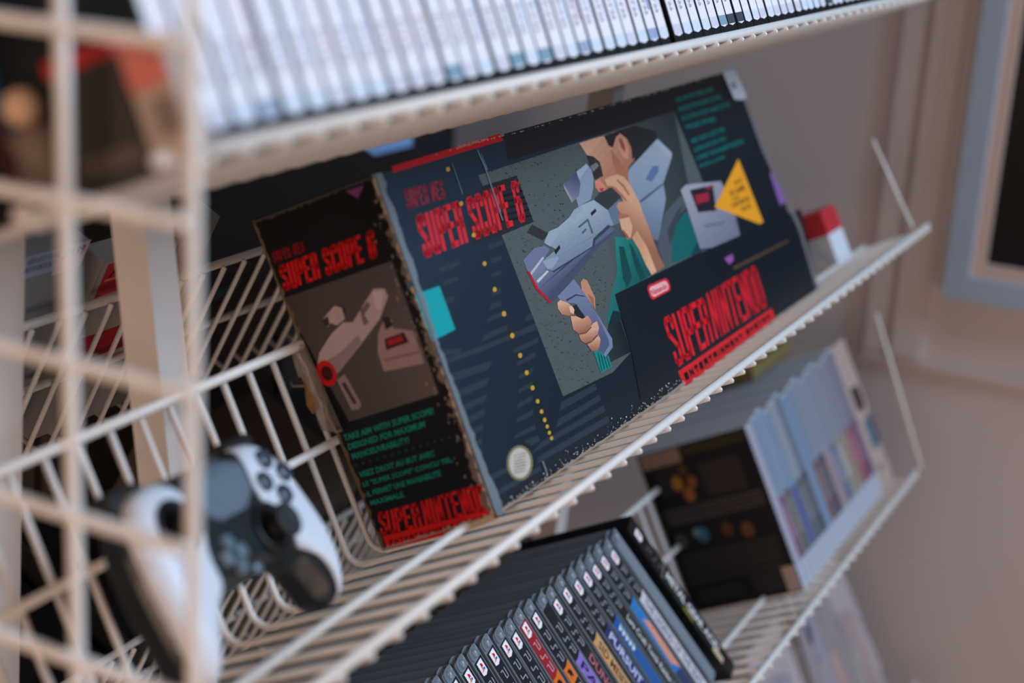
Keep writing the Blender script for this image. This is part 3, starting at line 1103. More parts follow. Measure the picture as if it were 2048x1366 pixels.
B.poly(sp0([(612, 748), (626, 752), (636, 790), (646, 806), (634, 822), (622, 806)]), (150, 112, 62))
B.build('side_panel', box)
# torn corner of card and clear tape at the back edge of the side panel
tp = MB()
def s3d(x, y, h):
    v = side_pt(x, y)
    return v + sn * h
rows = []
for i in range(9):
    t = i / 8
    a = lerp2((594, 690), (648, 855), t)
    b_ = lerp2((612, 684), (690, 862), t)
    rows.append([s3d(a[0], a[1], .004), s3d((a[0] + b_[0]) / 2, (a[1] + b_[1]) / 2, .0085 + .002 * math.sin(i * 2.1)), s3d(b_[0], b_[1], .002)])
vs = [v for r_ in rows for v in r_]
fs = []
for i in range(8):
    for k_ in range(2):
        fs.append((i * 3 + k_, i * 3 + k_ + 1, i * 3 + k_ + 4, i * 3 + k_ + 3))
tp.add(vs, fs)
to = tp.build('clear_tape', mat('clear_tape', col(170, 160, 150), .15, alpha=.30, coat=.6), box, True)
sm = to.modifiers.new('thickness', 'SOLIDIFY')
sm.thickness = .0006
tk = MB()
tk.tube([s3d(597, 694, .007), s3d(606, 722, .008), s3d(614, 748, .008)], .0011, 6)
tk.tube([s3d(664, 800, .008), s3d(671, 826, .009), s3d(684, 858, .007), s3d(690, 856, .004)], .0012, 6)
tk.tube([s3d(592, 760, .006), s3d(600, 767, .008), s3d(616, 768, .005)], .0009, 6)
tk.build('tape_fold', mat('tape_fold', col(150, 138, 122), .3, alpha=.7), box, True)
tcard = MB()
tcard.add([s3d(613, 745, .003), s3d(626, 750, .006), s3d(637, 790, .006), s3d(647, 806, .004), s3d(636, 824, .005), s3d(622, 808, .004)], [(0, 1, 2, 3, 4, 5)])
q = tcard.build('torn_card_flap', mat('tan_card', col(150, 108, 58), .85, noise=.3, nscale=200), box)
q.modifiers.new('t', 'SOLIDIFY').thickness = .0008

# small red and white carton tucked behind the right edge of the big box
sb = empty('small_carton', shelf_w(ORG['mid'], .872, .02, -.0025), R0, 'small white and red carton peeking out behind the right end of the big box', 'carton')
mb = MB()
mb.box(-.04, .012, 0, .05, 0, .062)
mb.build('carton_body', mat('white_carton', col(205, 212, 220), .6), sb)
mb = MB()
mb.box(-.0405, .0125, -.0005, .0505, .036, .0625)
mb.build('red_lid', mat('red_lid', col(190, 40, 50), .5), sb)


# ================================================================== GAME CASES
def case_mesh(th, ht, dp, r=.0022):
    b = MB()
    b.bbox(0, th, 0, dp, 0, ht, r, 'y')
    return b


def game_case(name, th, ht, dp, cm, label, group, art=None, artk=1.0, pm=None):
    t = empty(name, (0, 0, 0), R0, label, 'game case', group)
    case_mesh(th, ht, dp).build('case', cm, t)
    if art:
        a = Art(Vector((0, -.0002, 0)), Vector((1, 0, 0)), Vector((0, 0, 1)), Vector((0, -1, 0)), artk, step=.000006)
        art(a, th, ht)
        a.build('spine_sheet', t, pm or PRINTM)
    return t


# ---- long row of white spined cases along the top
TG_ = 'white spined game cases in the row on the top shelf'


def spine_white(tint, foot, seed):
    def f(a, th, ht):
        r_ = random.Random(seed)
        m = .0012
        a.poly([(m, ht - .004), (th - m, ht - .004), (th - m, .011), (th / 2, .0095), (m, .011)], (228, 222, 226))
        a.poly([(th - m - .0036, ht - .004), (th - m - .0012, ht - .004), (th - m - .0012, .03), (th - m - .0036, .03)], tint)
        # price lettering near the foot
        a.text(r_.choice(['$9.99', '$14.99', '$7.99', '$12.99', '$19.99']), [(th * .28, .045), (th * .28, .027), (th * .68, .027), (th * .68, .045)][::1], (150, 140, 150), .03)
        if foot:
            a.poly([(m, .018), (th - m, .018), (th - m, .011), (m, .011)], foot)
    return f


PAL = [((205, 214, 232), (206, 212, 222), 'pale grey'), ((226, 206, 214), (206, 200, 210), 'faint pink'), ((176, 150, 170), (150, 160, 180), 'mauve'), ((150, 110, 120), (60, 66, 76), 'brown striped'),
       ((90, 100, 170), (150, 160, 190), 'blue striped'), ((196, 206, 214), (120, 150, 166), 'teal footed'), ((220, 200, 206), (214, 60, 120), 'magenta footed')]
protos = []
for i, (tn, ft, nm) in enumerate(PAL):
    protos.append(game_case('game_case', .0168, .19, .135, DARKP, '', None, spine_white(tn, ft, i), 1.15))
LBL = {0: 'white spined game case with a pale grey line, in the packed top row', 1: 'white spined game case with a faint pink line, in the packed top row', 2: 'white spined game case with a mauve line, in the packed top row',
       3: 'white spined game case with a brown line, in the packed top row', 4: 'white spined game case with a blue line, in the packed top row', 5: 'white spined game case with a teal foot, in the packed top row', 6: 'white spined game case with a magenta foot, in the packed top row'}
r_ = random.Random(11)
a = -.340
used = set()
seq = []
i = 0
while a < .80:
    if a < .05:
        kk = r_.choices([0, 1, 2, 4, 5], [5, 5, 2, 1, 1])[0]
    elif a < .14:
        kk = r_.choices([0, 1, 3, 4, 6], [5, 3, 1, 1, 2])[0]
    else:
        kk = r_.choices([0, 1, 3, 5], [6, 5, 1, 1])[0]
    if .168 < a < .188:
        a += .008
    loc = shelf_w(ORG['top'], a, -.0485 - r_.random() * .001, -.0024)
    rot = (-THT, math.radians(r_.uniform(-.3, .3)), 0)
    if kk not in used:
        used.add(kk)
        o = protos[kk]
        o.location = loc
        o.rotation_euler = rot
        o['label'] = LBL[kk]
        o['group'] = 'top row of white spined cases, ' + PAL[kk][2]
    else:
        o = dup(protos[kk], loc, rot)
    a += .0177
    i += 1
for kk, p in enumerate(protos):
    if kk not in used:
        for ch in list(p.children):
            bpy.data.objects.remove(ch)
        bpy.data.objects.remove(p)

# ---- handheld console cases, leaning in a row on the low shelf
def ps_mark(a, cx_, cz_, s):
    """small white flag with the red, blue and yellow emblem"""
    a.poly([(cx_ - s * .55, cz_ + s * .85), (cx_ + s * .55, cz_ + s * .85), (cx_ + s * .55, cz_ - s * .75), (cx_, cz_ - s * .98), (cx_ - s * .55, cz_ - s * .75)], (236, 232, 236))
    a.poly([(cx_ - s * .12, cz_ + s * .55), (cx_ + s * .1, cz_ + s * .5), (cx_ + s * .3, cz_ + s * .25), (cx_ + s * .22, cz_), (cx_ + s * .02, cz_ + s * .05), (cx_ + s * .02, cz_ - s * .5), (cx_ - s * .12, cz_ - s * .42)], (206, 30, 44))
    a.poly([(cx_ + s * .06, cz_ - s * .1), (cx_ + s * .42, cz_ - s * .2), (cx_ + s * .3, cz_ - s * .42), (cx_ + s * .06, cz_ - s * .38)], (40, 90, 170))
    a.poly([(cx_ - s * .42, cz_ - s * .35), (cx_ - s * .15, cz_ - s * .2), (cx_ - s * .15, cz_ - s * .45), (cx_ - s * .3, cz_ - s * .5)], (220, 180, 50))


def stroke2(a, pts, wd, c):
    pts = [Vector(p) for p in pts]
    a.lift()
    for i in range(len(pts) - 1):
        d = (pts[i + 1] - pts[i]).normalized()
        n_ = Vector((-d.y, d.x)) * wd / 2
        p, q = pts[i] - d * wd / 2, pts[i + 1] + d * wd / 2
        a.tris2d([tuple(p + n_), tuple(q + n_), tuple(q - n_), tuple(p - n_)], [(0, 1, 2, 3)], c)


def psp_logo(a, cx_, ztop, w_, c):
    """P S P reading downwards in thin angular strokes"""
    L = .0078
    for k_, path in enumerate([[(0, 1), (1, 1), (1, .45), (.0, .45), (0, 0)], [(1, 1), (.5, 1), (.5, 0), (0, 0)], [(0, 1), (1, 1), (1, .45), (.0, .45), (0, 0)]]):
        z0 = ztop - k_ * (L + .0036)
        # rotate clockwise: letter x runs downwards, letter y runs to the right
        stroke2(a, [(cx_ + (y - .5) * w_, z0 - x * L) for x, y in path], .0006, c)


def spine_psp(head, art, title, tcol, second=None, logo=True, extra=None, flag=True):
    def f(a, th, ht):
        m = .0014
        a.poly([(m, ht - .011), (th - m, ht - .011), (th - m, .004), (m, .004)], head)
        if flag:
            ps_mark(a, th / 2, ht - .0185, .0071)
        if logo:
            psp_logo(a, th / 2, ht - .031, .006, (186, 190, 196))
        zb = ht - .067
        if art:
            a.poly([(m, zb + .001), (th * .5, zb), (th - m, zb + .002), (th - m, .004), (m, .004)], art)
        if second:
            a.poly([(m, zb + .001), (th * .5, zb), (th - m, zb + .002), (th - m, zb - .016), (m, zb - .016)], second)
        if extra:
            extra(a, th, zb)
        if title:
            z1 = zb - (.021 if second else .006)
            z2 = .012
            a.text(title, [(th * .78, z1), (th * .78, z2), (th * .24, z2), (th * .24, z1)], tcol, .02)
    return f


def ex_figure(c):
    def f(a, th, zb):
        a.poly([(th * .3, zb - .003), (th * .6, zb - .004), (th * .7, zb - .008), (th * .62, zb - .013), (th * .45, zb - .009), (th * .3, zb - .013), (th * .38, zb - .007)], c)
    return f


def ex_people(a, th, zb):
    for k_ in range(5):
        z = zb - .008 - k_ * .006
        a.poly([(th * .3, z), (th * .7, z + .001), (th * .6, z - .004), (th * .35, z - .003)], (206, 214, 222))
        a.poly([(th * .6, z), (th * .8, z + .001), (th * .72, z - .004)], (110, 160, 70))


def ex_lines(c):
    def f(a, th, zb):
        for k_ in range(8):
            z = zb - .006 - k_ * .007
            a.poly([(th * .25, z), (th * .75, z), (th * .75, z - .002), (th * .25, z - .0025)], c)
    return f


def ex_sky(a, th, zb):
    a.poly([(th * .45, zb - .02), (th * .9, zb - .03), (th * .88, zb - .09), (th * .3, zb - .075)], (206, 140, 116))
    a.poly([(.0014, zb - .085), (th - .0014, zb - .09), (th - .0014, .004), (.0014, .004)], (44, 58, 92))


BK = (24, 28, 34)
PS = [  # from the right end of the row leftwards
    ((112, 124, 134), (112, 124, 134), None, None, dict(logo=False, flag=False), 'plain smoky grey handheld game case, between the white spine and the black carton'),
    (BK, (196, 192, 196), 'THE LEGEND OF THE SEAS', (50, 90, 110), dict(logo=True), 'handheld game case with a white and red titled spine, right of the sky blue one'),
    (BK, (40, 116, 176), None, None, dict(extra=ex_sky), 'handheld game case with a sky blue and coral spine, left of the white one'),
    (BK, (26, 28, 30), 'Lara Croft Tomb Raider: Legend', (196, 200, 200), dict(), 'handheld game case with an all black spine and long white title'),
    (BK, (34, 84, 150), None, None, dict(extra=ex_people), 'handheld game case with a bright blue spine and white and green figures'),
    (BK, (36, 48, 104), 'PURSUIT FORCE', (190, 200, 220), dict(), 'handheld game case with a deep indigo spine'),
    (BK, (196, 150, 98), "SID MEIER'S PIRATES!", (70, 50, 36), dict(), 'handheld game case with a parchment tan spine and black title'),
    (BK, (34, 36, 42), 'DUNGEON SIEGE', (176, 100, 110), dict(), 'handheld game case with a charcoal spine and dull red title'),
    (BK, (132, 112, 186), 'PATAPON', (44, 28, 80), dict(flag=False), 'handheld game case with a violet spine, darker violet title'),
    (BK, (30, 30, 32), 'PATAPON 2', (226, 220, 214), dict(second=(214, 112, 34), extra=ex_figure((24, 20, 20))), 'handheld game case, black header over an orange block, right of the red one'),
    ((150, 28, 38), (30, 30, 32), 'PATAPON', (226, 220, 214), dict(second=(214, 106, 30), extra=ex_figure((24, 20, 20))), 'handheld game case with a red header over an orange block'),
    (BK, (112, 80, 76), 'MONSTER HUNTER', (40, 30, 30), dict(), 'handheld game case with a black header over dusty rose, left of the red one'),
    (BK, (52, 56, 64), 'WORLD TOUR', (150, 150, 150), dict(), 'handheld game case with slate spine, second left of the red one'),
    (BK, (70, 74, 90), 'TACTICS', (170, 170, 170), dict(), 'handheld game case with grey violet spine, third left of the red one'),
    (BK, (60, 60, 66), 'RACER', (170, 170, 170), dict(), 'handheld game case with dark header, fourth left of the red one'),
    (BK, (60, 60, 66), 'ARCADE', (170, 170, 170), dict(), 'handheld game case cut by the frame edge, fifth left of the red one'),
    (BK, (60, 60, 66), 'PUZZLE', (170, 170, 170), dict(), 'handheld game case cut by the frame edge, sixth left of the red one'),
    (BK, (60, 60, 66), 'GOLF', (170, 170, 170), dict(), 'handheld game case at the far left of the visible row'),
]
PT = .0150
PSB = -.0165
# tops measured along the row: (x px, y px) of each case's top left corner
tops = [(1225, 1067), (1209, 1086), (1189, 1097), (1172, 1114), (1154, 1128), (1136, 1144), (1113, 1159), (1094, 1181), (1077, 1193), (1052, 1207), (1031, 1225), (1012, 1246), (991, 1261), (965, 1277), (940, 1297), (915, 1318), (890, 1340), (865, 1362)]
HP = .195
for i, ((hd, ar, ti, tc_, kw, lb), (tx, ty)) in enumerate(zip(PS, tops)):
    t = game_case('game_case', PT, HP, .112, GREYP, lb, 'leaning handheld game cases on the low shelf', spine_psp(hd, ar, ti, tc_, **kw), 1.1, PRINT)
    q = to_local(ORG['low'], hit(tx, ty, shelf_w(ORG['low'], 0, PSB, 0), WV))
    lean = math.radians(25 - 8.5 * min(i, 12) / 12)
    # top left corner of case at (q.x, q.z); the foot sits to the right along the lean
    # the point found is the middle of the cap
    fx = q.x - PT / 2 * math.cos(lean) + (HP + .001) * math.sin(lean)
    fz = q.z - PT / 2 * math.sin(lean) - (HP + .001) * math.cos(lean)
    t.location = shelf_w(ORG['low'], fx, PSB, fz + .001)
    # lean about the shelf depth axis
    Rm = Matrix.Rotation(-TH, 3, 'X') @ Matrix.Rotation(-lean, 3, 'Y')
    t.rotation_euler = Rm.to_euler()
    # clear moulded cap at the head of the case
    mb = MB()
    mb.bbox(.0012, PT - .0012, -.0008, .006, HP - .0105, HP + .0010, .0045, 'y', n=5)
    mb.tube([(PT * .5, -.0008, HP - .008), (PT * .5, -.0008, HP - .0028)], .0024, 10)
    cp = mb.build('clear_cap', CLEAR, t, True)
# black carton at the right end of the leaning row
t = empty('game_carton', (0, 0, 0), (0, 0, 0), 'slim black game carton leaning at the right end of the handheld case row', 'game box')
mb = MB()
mb.box(0, .0185, 0, .125, 0, .205)
mb.build('carton', mat('black_gloss_card', col(16, 16, 18), .35), t)
a_ = Art(Vector((0, -.0002, 0)), Vector((1, 0, 0)), Vector((0, 0, 1)), Vector((0, -1, 0)), 1.1)
a_.poly([(.001, .204), (.0175, .204), (.0175, .002), (.001, .002)], (20, 19, 20))
ps_mark(a_, .0093, .188, .0068)
psp_logo(a_, .0093, .172, .0066, (110, 108, 112))
a_.poly([(.001, .141), (.0175, .143), (.0175, .1415), (.001, .1395)], (120, 118, 116))
a_.poly([(.001, .139), (.006, .139), (.004, .07), (.001, .05)], (14, 46, 40))
a_.poly([(.001, .10), (.005, .096), (.004, .08), (.001, .078)], (120, 110, 30))
a_.text('METAL GEAR ACID', [(.0145, .135), (.0145, .03), (.0065, .03), (.0065, .135)], (206, 206, 206), .03)
a_.poly([(.002, .04), (.008, .04), (.008, .02), (.002, .02)], (190, 170, 140))
a_.build('spine_print', t, PRINT)
q = to_local(ORG['low'], hit(1252, 1060, shelf_w(ORG['low'], 0, PSB, 0), WV))
lean = math.radians(25.5)
t.location = shelf_w(ORG['low'], q.x + .205 * math.sin(lean), PSB - .001, q.z - .205 * math.cos(lean))
t.rotation_euler = (Matrix.Rotation(-TH, 3, 'X') @ Matrix.Rotation(-lean, 3, 'Y')).to_euler()

# ---- pale cases at the right of the low shelf
def spine_pale(top, low, foot, split, seed):
    def f(a, th, ht):
        m = .001
        zs = ht * split
        a.poly([(m, ht - .002), (th - m, ht - .002), (th - m, zs), (m, zs)], top)
        a.poly([(m, zs), (th - m, zs), (th - m, .028), (m, .028)], low)
        a.poly([(m, .028), (th - m, .028), (th - m, .003), (m, .003)], foot)
        if seed % 3:
            a.text('GAME', [(th * .72, zs - .01), (th * .72, .05), (th * .3, .05), (th * .3, zs - .01)], tuple(min(255, c + 60) for c in low), .02)
    return f


WG = mat('white_case_plastic', col(188, 198, 210), .35)
PW = [((176, 172, 192), (176, 170, 188), 'pale lilac'), ((128, 148, 172), (124, 88, 112), 'plum'), ((132, 152, 176), (96, 100, 92), 'olive grey'), ((126, 146, 172), (82, 92, 150), 'cobalt'), ((148, 154, 164), (92, 96, 104), 'grey'),
      ((110, 122, 134), (70, 76, 84), 'charcoal'), ((116, 146, 176), (120, 146, 176), 'all light blue'), ((128, 142, 162), (112, 84, 92), 'wine'), ((140, 146, 162), (76, 74, 84), 'dark slate'), ((140, 148, 166), (166, 140, 146), 'dusty pink'),
      ((136, 142, 160), (104, 116, 140), 'steel blue'), ((138, 142, 156), (150, 146, 130), 'sand'), ((136, 136, 150), (160, 132, 118), 'peach'), ((136, 132, 146), (148, 76, 96), 'crimson'), ((128, 122, 138), (104, 72, 104), 'purple')]
aa = .700
ths = [.018, .020, .019, .020, .021, .020, .021, .022, .022, .022, .023, .024, .024, .024, .024]
for i, ((tp_, lw_, nm), th) in enumerate(zip(PW, ths)):
    t = game_case('game_case', th - .001, .186 + .003 * ((i * 7) % 3), .135, WG, 'pale case with %s lower spine, in the right hand row on the low shelf' % nm if nm[:3] != 'all' else 'pale case with a light blue spine, right hand row on the low shelf', 'pale cases in the right hand row on the low shelf',
                  spine_pale(tp_, lw_, (186, 192, 208), .52 if i else .97, i), .85)
    t.location = shelf_w(ORG['low'], aa, -.0235, -.0022)
    if i == 0:
        # the back cover of the outermost case faces the aisle
        cv = Art(Vector((-.0003, 0, 0)), Vector((0, 1, 0)), Vector((0, 0, 1)), Vector((-1, 0, 0)), 1.25)
        W_, H2 = .133, .186
        def R(x0, x1, z0, z1, c, sk=0):
            cv.poly([(W_ * (1 - x0), H2 * z1), (W_ * (1 - x1), H2 * z1), (W_ * (1 - x1), H2 * z0), (W_ * (1 - x0), H2 * z0)], c)
        R(.0, 1, 0.0, 1.0, (16, 15, 17))
        R(.02, .38, .90, .99, (128, 108, 96))
        R(.38, .98, .93, .985, (48, 42, 14))
        R(.1, .34, .72, .90, (30, 26, 26))
        for (x, z, r, c) in [(.27, .78, .05, (150, 96, 30)), (.4, .77, .045, (120, 72, 26)), (.34, .70, .05, (140, 86, 30)), (.36, .85, .035, (84, 50, 18)), (.72, .42, .055, (96, 60, 30)), (.55, .45, .05, (80, 46, 22)), (.33, .45, .055, (46, 92, 122)), (.28, .47, .03, (96, 132, 150)), (.12, .44, .05, (70, 62, 72))]:
            cv.ellipse((W_ * (1 - x), H2 * z), (r * W_, 0), (0, r * H2 * .9), c, 12)
        R(.5, .86, .66, .86, (44, 36, 36))
        for z in (.625, .60, .575, .55):
            R(.06, .95, z - .008, z + .008, (66, 60, 60))
        for z in (.34, .31, .28, .25, .22, .18):
            R(.06, .93, z - .007, z + .006, (52, 46, 46))
        R(.6, .9, .04, .16, (34, 30, 30))
        R(.1, .5, .05, .13, (30, 28, 28))
        c_ = cv.build('cover_sheet', t, PRINTM)
        c_['label'] = 'black printed cover with small orange and blue pictures'
        mb = MB()
        mb.bbox(-.0022, 0, .002, .016, .002, .030, .0008, 'x')
        mb.build('corner_tab', mat('beige_tab', col(170, 150, 140), .6), t)
    aa += th
# wide beige box at the very end
t = empty('game_box', shelf_w(ORG['low'], aa + .002, -.022, -.0022), R0, 'beige boxed game with black and teal pictures at the far right end', 'game box')
mb = MB()
mb.box(0, .056, 0, .12, 0, .19)
mb.build('carton', mat('beige_carton', col(196, 174, 160), .7), t)
a_ = Art(Vector((0, -.0002, 0)), Vector((1, 0, 0)), Vector((0, 0, 1)), Vector((0, -1, 0)), 1.1)
a_.poly([(0, .19), (.056, .19), (.056, 0), (0, 0)], (168, 148, 138))
a_.poly([(.014, .132), (.046, .130), (.048, .105), (.034, .096), (.016, .105)], (52, 38, 44))
a_.poly([(.020, .088), (.042, .09), (.042, .045), (.022, .05)], (84, 108, 112))
a_.poly([(.042, .09), (.0555, .09), (.0555, .05), (.042, .048)], (72, 62, 100))
a_.poly([(.02, .03), (.03, .03), (.03, .02), (.02, .02)], (110, 86, 76))
a_.build('spine_print', t, PRINTM)
# olive case lying across the tops of the pale row
t = empty('game_case', shelf_w(ORG['low'], .93, .045, .1925), R0, 'olive yellow case lying flat on top of the pale row', 'game case')
mb = MB()
mb.bbox(0, .15, 0, .08, 0, .014, .002, 'y')
mb.build('case', mat('olive_case', col(120, 104, 58), .5), t)

# ================================================================== CONTROLLER
ctl = empty('game_controller', (0, 0, 0), (0, 0, 0), 'white and black gamepad on the middle shelf, left of the big box', 'game controller')
ctl.rotation_euler = (Matrix.Rotation(math.radians(90 - 39.3), 3, 'X') @ Matrix.Rotation(math.radians(9), 3, 'Y')).to_euler()
half = [(0, 44), (30, 45), (48, 46), (60, 43), (69, 35), (75, 22), (79, 2), (81, -18), (80, -38), (75, -54), (67, -60), (58, -54), (51, -42), (45, -31), (38, -25), (22, -23), (0, -22)]
outl = [Vector(p) for p in half] + [Vector((-p[0], p[1])) for p in half[-2:0:-1]]


def smooth_poly(pts, it=2):
    for _ in range(it):
        out = []
        for i in range(len(pts)):
            p, q_ = pts[i], pts[(i + 1) % len(pts)]
            out += [p.lerp(q_, .25), p.lerp(q_, .75)]
        pts = out
    return pts


outs = smooth_poly(outl, 2)


def dist_poly(p, poly):
    best = 1e9
    for i in range(len(poly)):
        a_, b_ = poly[i], poly[(i + 1) % len(poly)]
        ab = b_ - a_
        t_ = max(0, min(1, (p - a_).dot(ab) / max(ab.length_squared, 1e-9)))
        d_ = (p - (a_ + ab * t_)).length
        if d_ < best:
            best = d_
    return best


def inside(p, poly):
    c_ = False
    n_ = len(poly)
    for i in range(n_):
        a_, b_ = poly[i], poly[i - 1]
        if (a_.y > p.y) != (b_.y > p.y) and p.x < (b_.x - a_.x) * (p.y - a_.y) / (b_.y - a_.y) + a_.x:
            c_ = not c_
    return c_


def bend(p):
    y = min(0, p.y + 15)
    return -y * y / 50 ** 2 * 12


def dome(p, T, rad):
    if not inside(p, outs):
        d_ = 0
    else:
        d_ = dist_poly(p, outs)
    t_ = min(1, d_ / rad)
    return T * math.sqrt(max(0, 1 - (1 - t_) ** 2))


def surf(region, zf, step=3.0):
    """triangulated patch of the shell over a 2D region (mm)"""
    pts = [p.copy() for p in region]
    # subdivide boundary
    bpts = []
    for i in range(len(pts)):
        p, q_ = pts[i], pts[(i + 1) % len(pts)]
        m_ = max(1, int((q_ - p).length / step))
        for k_ in range(m_):
            bpts.append(p.lerp(q_, k_ / m_))
    nb = len(bpts)
    allp = list(bpts)
    xs = [p.x for p in bpts]
    ys = [p.y for p in bpts]
    x = min(xs) + step / 2
    j = 0
    while x < max(xs):
        y = min(ys) + step / 2
        while y < max(ys):
            p = Vector((x, y + (step / 2 if j % 2 else 0)))
            if inside(p, bpts) and dist_poly(p, bpts) > step * .5:
                allp.append(p)
            y += step
        x += step * .87
        j += 1
    r = delaunay_2d_cdt(allp, [(i, (i + 1) % nb) for i in range(nb)], [list(range(nb))], 1, 1e-5)
    vs, fs = r[0], r[2]
    out = []
    for f_ in fs:
        c_ = (vs[f_[0]] + vs[f_[1]] + vs[f_[2]]) / 3
        if inside(c_, bpts):
            a_, b_, d_ = (vs[i] for i in f_[:3])
            f_ = list(f_)
            if (b_ - a_).cross(d_ - a_) < 0:
                f_ = f_[::-1]
            out.append(f_)
    return vs, out


vs2, fs2 = surf(outs, None, 3.2)
mb = MB()
mm = .001
front = [Vector((p.x, p.y, dome(p, 15, 15) + bend(p))) * mm for p in vs2]
back = [Vector((p.x, p.y, -dome(p, 24, 22) + bend(p))) * mm for p in vs2]
BLK = mat('gamepad_black_plastic', col(26, 34, 38), .32, spec=.6)
BLB = mat('gamepad_back_black', col(18, 18, 20), .45)
mb.add(front, fs2, None, 0)
mb.add(back, [f_[::-1] for f_ in fs2], None, 1)
mb.build('body', [BLK, BLB], ctl, True)
WHP = mat('gamepad_white_plastic', col(222, 226, 234), .42)
wr = [(35, 44.5), (48, 45.5), (60, 42.5), (68.5, 34.7), (74.5, 22), (78.4, 2), (80.4, -18), (79.4, -38), (74, -53), (68, -59), (64, -51), (60, -40), (54, -30), (46, -24), (39, -20), (39.5, -6), (35, 6), (27, 12)]


def shell(pts, name, off=1.0, m=WHP, lab=None):
    reg = smooth_poly([Vector(p) for p in pts], 1)
    v_, f_ = surf(reg, None, 3.0)
    b_ = MB()
    top = [Vector((p.x, p.y, dome(p, 15, 15) + bend(p) + off)) * mm for p in v_]
    b_.add(top, f_)
    nb = len(top)
    # rim down into the body
    o_ = b_.build(name, m, ctl, True)
    sd = o_.modifiers.new('shell_thickness', 'SOLIDIFY')
    sd.thickness = .002
    sd.offset = -1
    if lab:
        o_['label'] = lab
    return o_


shell(wr, 'right_grip_shell')
shell([(-p[0], p[1]) for p in wr][::-1], 'left_grip_shell')
shell([(-31, 43), (31, 43), (25, 11), (-25, 11)], 'touch_pad', .8, mat('touch_pad_grey', col(104, 118, 130), .38), 'slate grey touch pad')


def disc(name, x, y, prof, m, tilt=0, off=0.0, parent=ctl):
    p = Vector((x, y))
    zc = dome(p, 15, 15) + bend(p) + off
    b_ = MB()
    M_ = Matrix.Translation(Vector((x, y, zc)) * mm)
    b_.lathe([(r * mm, z_ * mm) for r, z_ in prof], M_, 28)
    return b_.build(name, m, parent, True)


STK = mat('stick_rubber', col(22, 24, 28), .6)
RING = mat('stick_ring_black', col(16, 18, 22), .3)
for (x, y) in ((-48, 18), (24, -5)):
    s_ = disc('thumb_stick', x, y, [(14.5, -3), (14.8, 1.6), (13.5, 2.2), (11, .6), (5, .2), (4.5, 7), (8.5, 8.5), (9.6, 10), (9.8, 12), (9.0, 13), (6.5, 12.6), (0.1, 12.2)], STK)
    r_o = disc('stick_ring', x, y, [(13.2, 1.5), (14.9, 1.2), (15.2, 2.0), (14.4, 2.6), (13.2, 2.0)], RING, parent=s_)
BT = mat('button_smoke', col(60, 72, 84), .2, coat=.4)
for (dx, dy) in ((0, 11), (11, 0), (0, -11), (-11, 0)):
    disc('face_button', 50 + dx, 19 + dy, [(6.0, -1.5), (5.9, 1.4), (5.0, 2.6), (3.6, 3.0), (.1, 3.1)], BT, off=.9)
DP = mat('dpad_gloss', col(104, 122, 134), .18, coat=.6)
for k_ in range(4):
    b_ = MB()
    M_ = Matrix.Translation(Vector((-20, -7, dome(Vector((-20, -7)), 15, 15) + .5)) * mm) @ Matrix.Rotation(k_ * math.pi / 2, 4, 'Z')
    b_.add([M_ @ (Vector(p) * mm) for p in [(-4, 4, 0), (4, 4, 0), (4, 11, 0), (-4, 11, 0), (0, 1.2, 0), (-3.6, 4.4, 3), (3.6, 4.4, 3), (3.4, 10.4, 2.2), (-3.4, 10.4, 2.2), (0, 2, 2.4)]],
           [(4, 1, 6, 9), (1, 2, 7, 6), (2, 3, 8, 7), (3, 0, 5, 8), (0, 4, 9, 5), (5, 9, 6), (5, 6, 7, 8)])
    b_.build('direction_pad_arm', DP, ctl)
disc('home_button', 0, -18, [(4, -1), (3.9, 1.2), (.1, 1.6)], DP)
for sx in (-1, 1):
    b_ = MB()
    b_.bbox(sx * 56 * mm - .014, sx * 56 * mm + .014, .036, .050, -.014, .004, .004, 'x')
    b_.build('trigger', BLB, ctl)
# grips stand on the shelf wires
tipw = shelf_w(ORG['mid'], -.148, .033, .001)
Rc = ctl.rotation_euler.to_matrix()
ctl.location = tipw - Rc @ Vector((.068, -.060, -.012))

# ================================================================== FAR SIDE OF THE RACK, SEEN THROUGH THE WIRES
MO = Vector((0, 2 * HM, 0))


def mw(o, a, b, c):
    return o + Vector((a, -(b * CS + c * SN), -b * SN + c * CS))


RMI = (-TH, 0, math.pi)


def far_item(name, a0, a1, c0, c1, bface, th, label, cat, m, art=None, k=1.2, group=None, lean=0):
    """upright thing in the far basket, its near face towards the aisle we look from.
    local frame of the far shelf: x runs against a"""
    t = empty(name, mw(MO, a1, bface, c0), RMI, label, cat, group)
    if lean:
        t.rotation_euler = (Matrix.Rotation(math.pi, 3, 'Z') @ Matrix.Rotation(-TH, 3, 'X') @ Matrix.Rotation(lean, 3, 'Y')).to_euler()
    b = MB()
    b.bbox(0, a1 - a0, -th, 0, 0, c1 - c0, .002, 'y')
    b.build('body', m, t)
    if art:
        A_ = Art(Vector((a1 - a0, .0003, 0)), Vector((-1, 0, 0)), Vector((0, 0, 1)), Vector((0, 1, 0)), k)
        art(A_, a1 - a0, c1 - c0)
        A_.build('label_sheet', t, PRINTM)
    return t


GREYC = mat('grey_carton', col(150, 150, 150), .7)
LTC = mat('light_cartridge', col(176, 172, 166), .6)


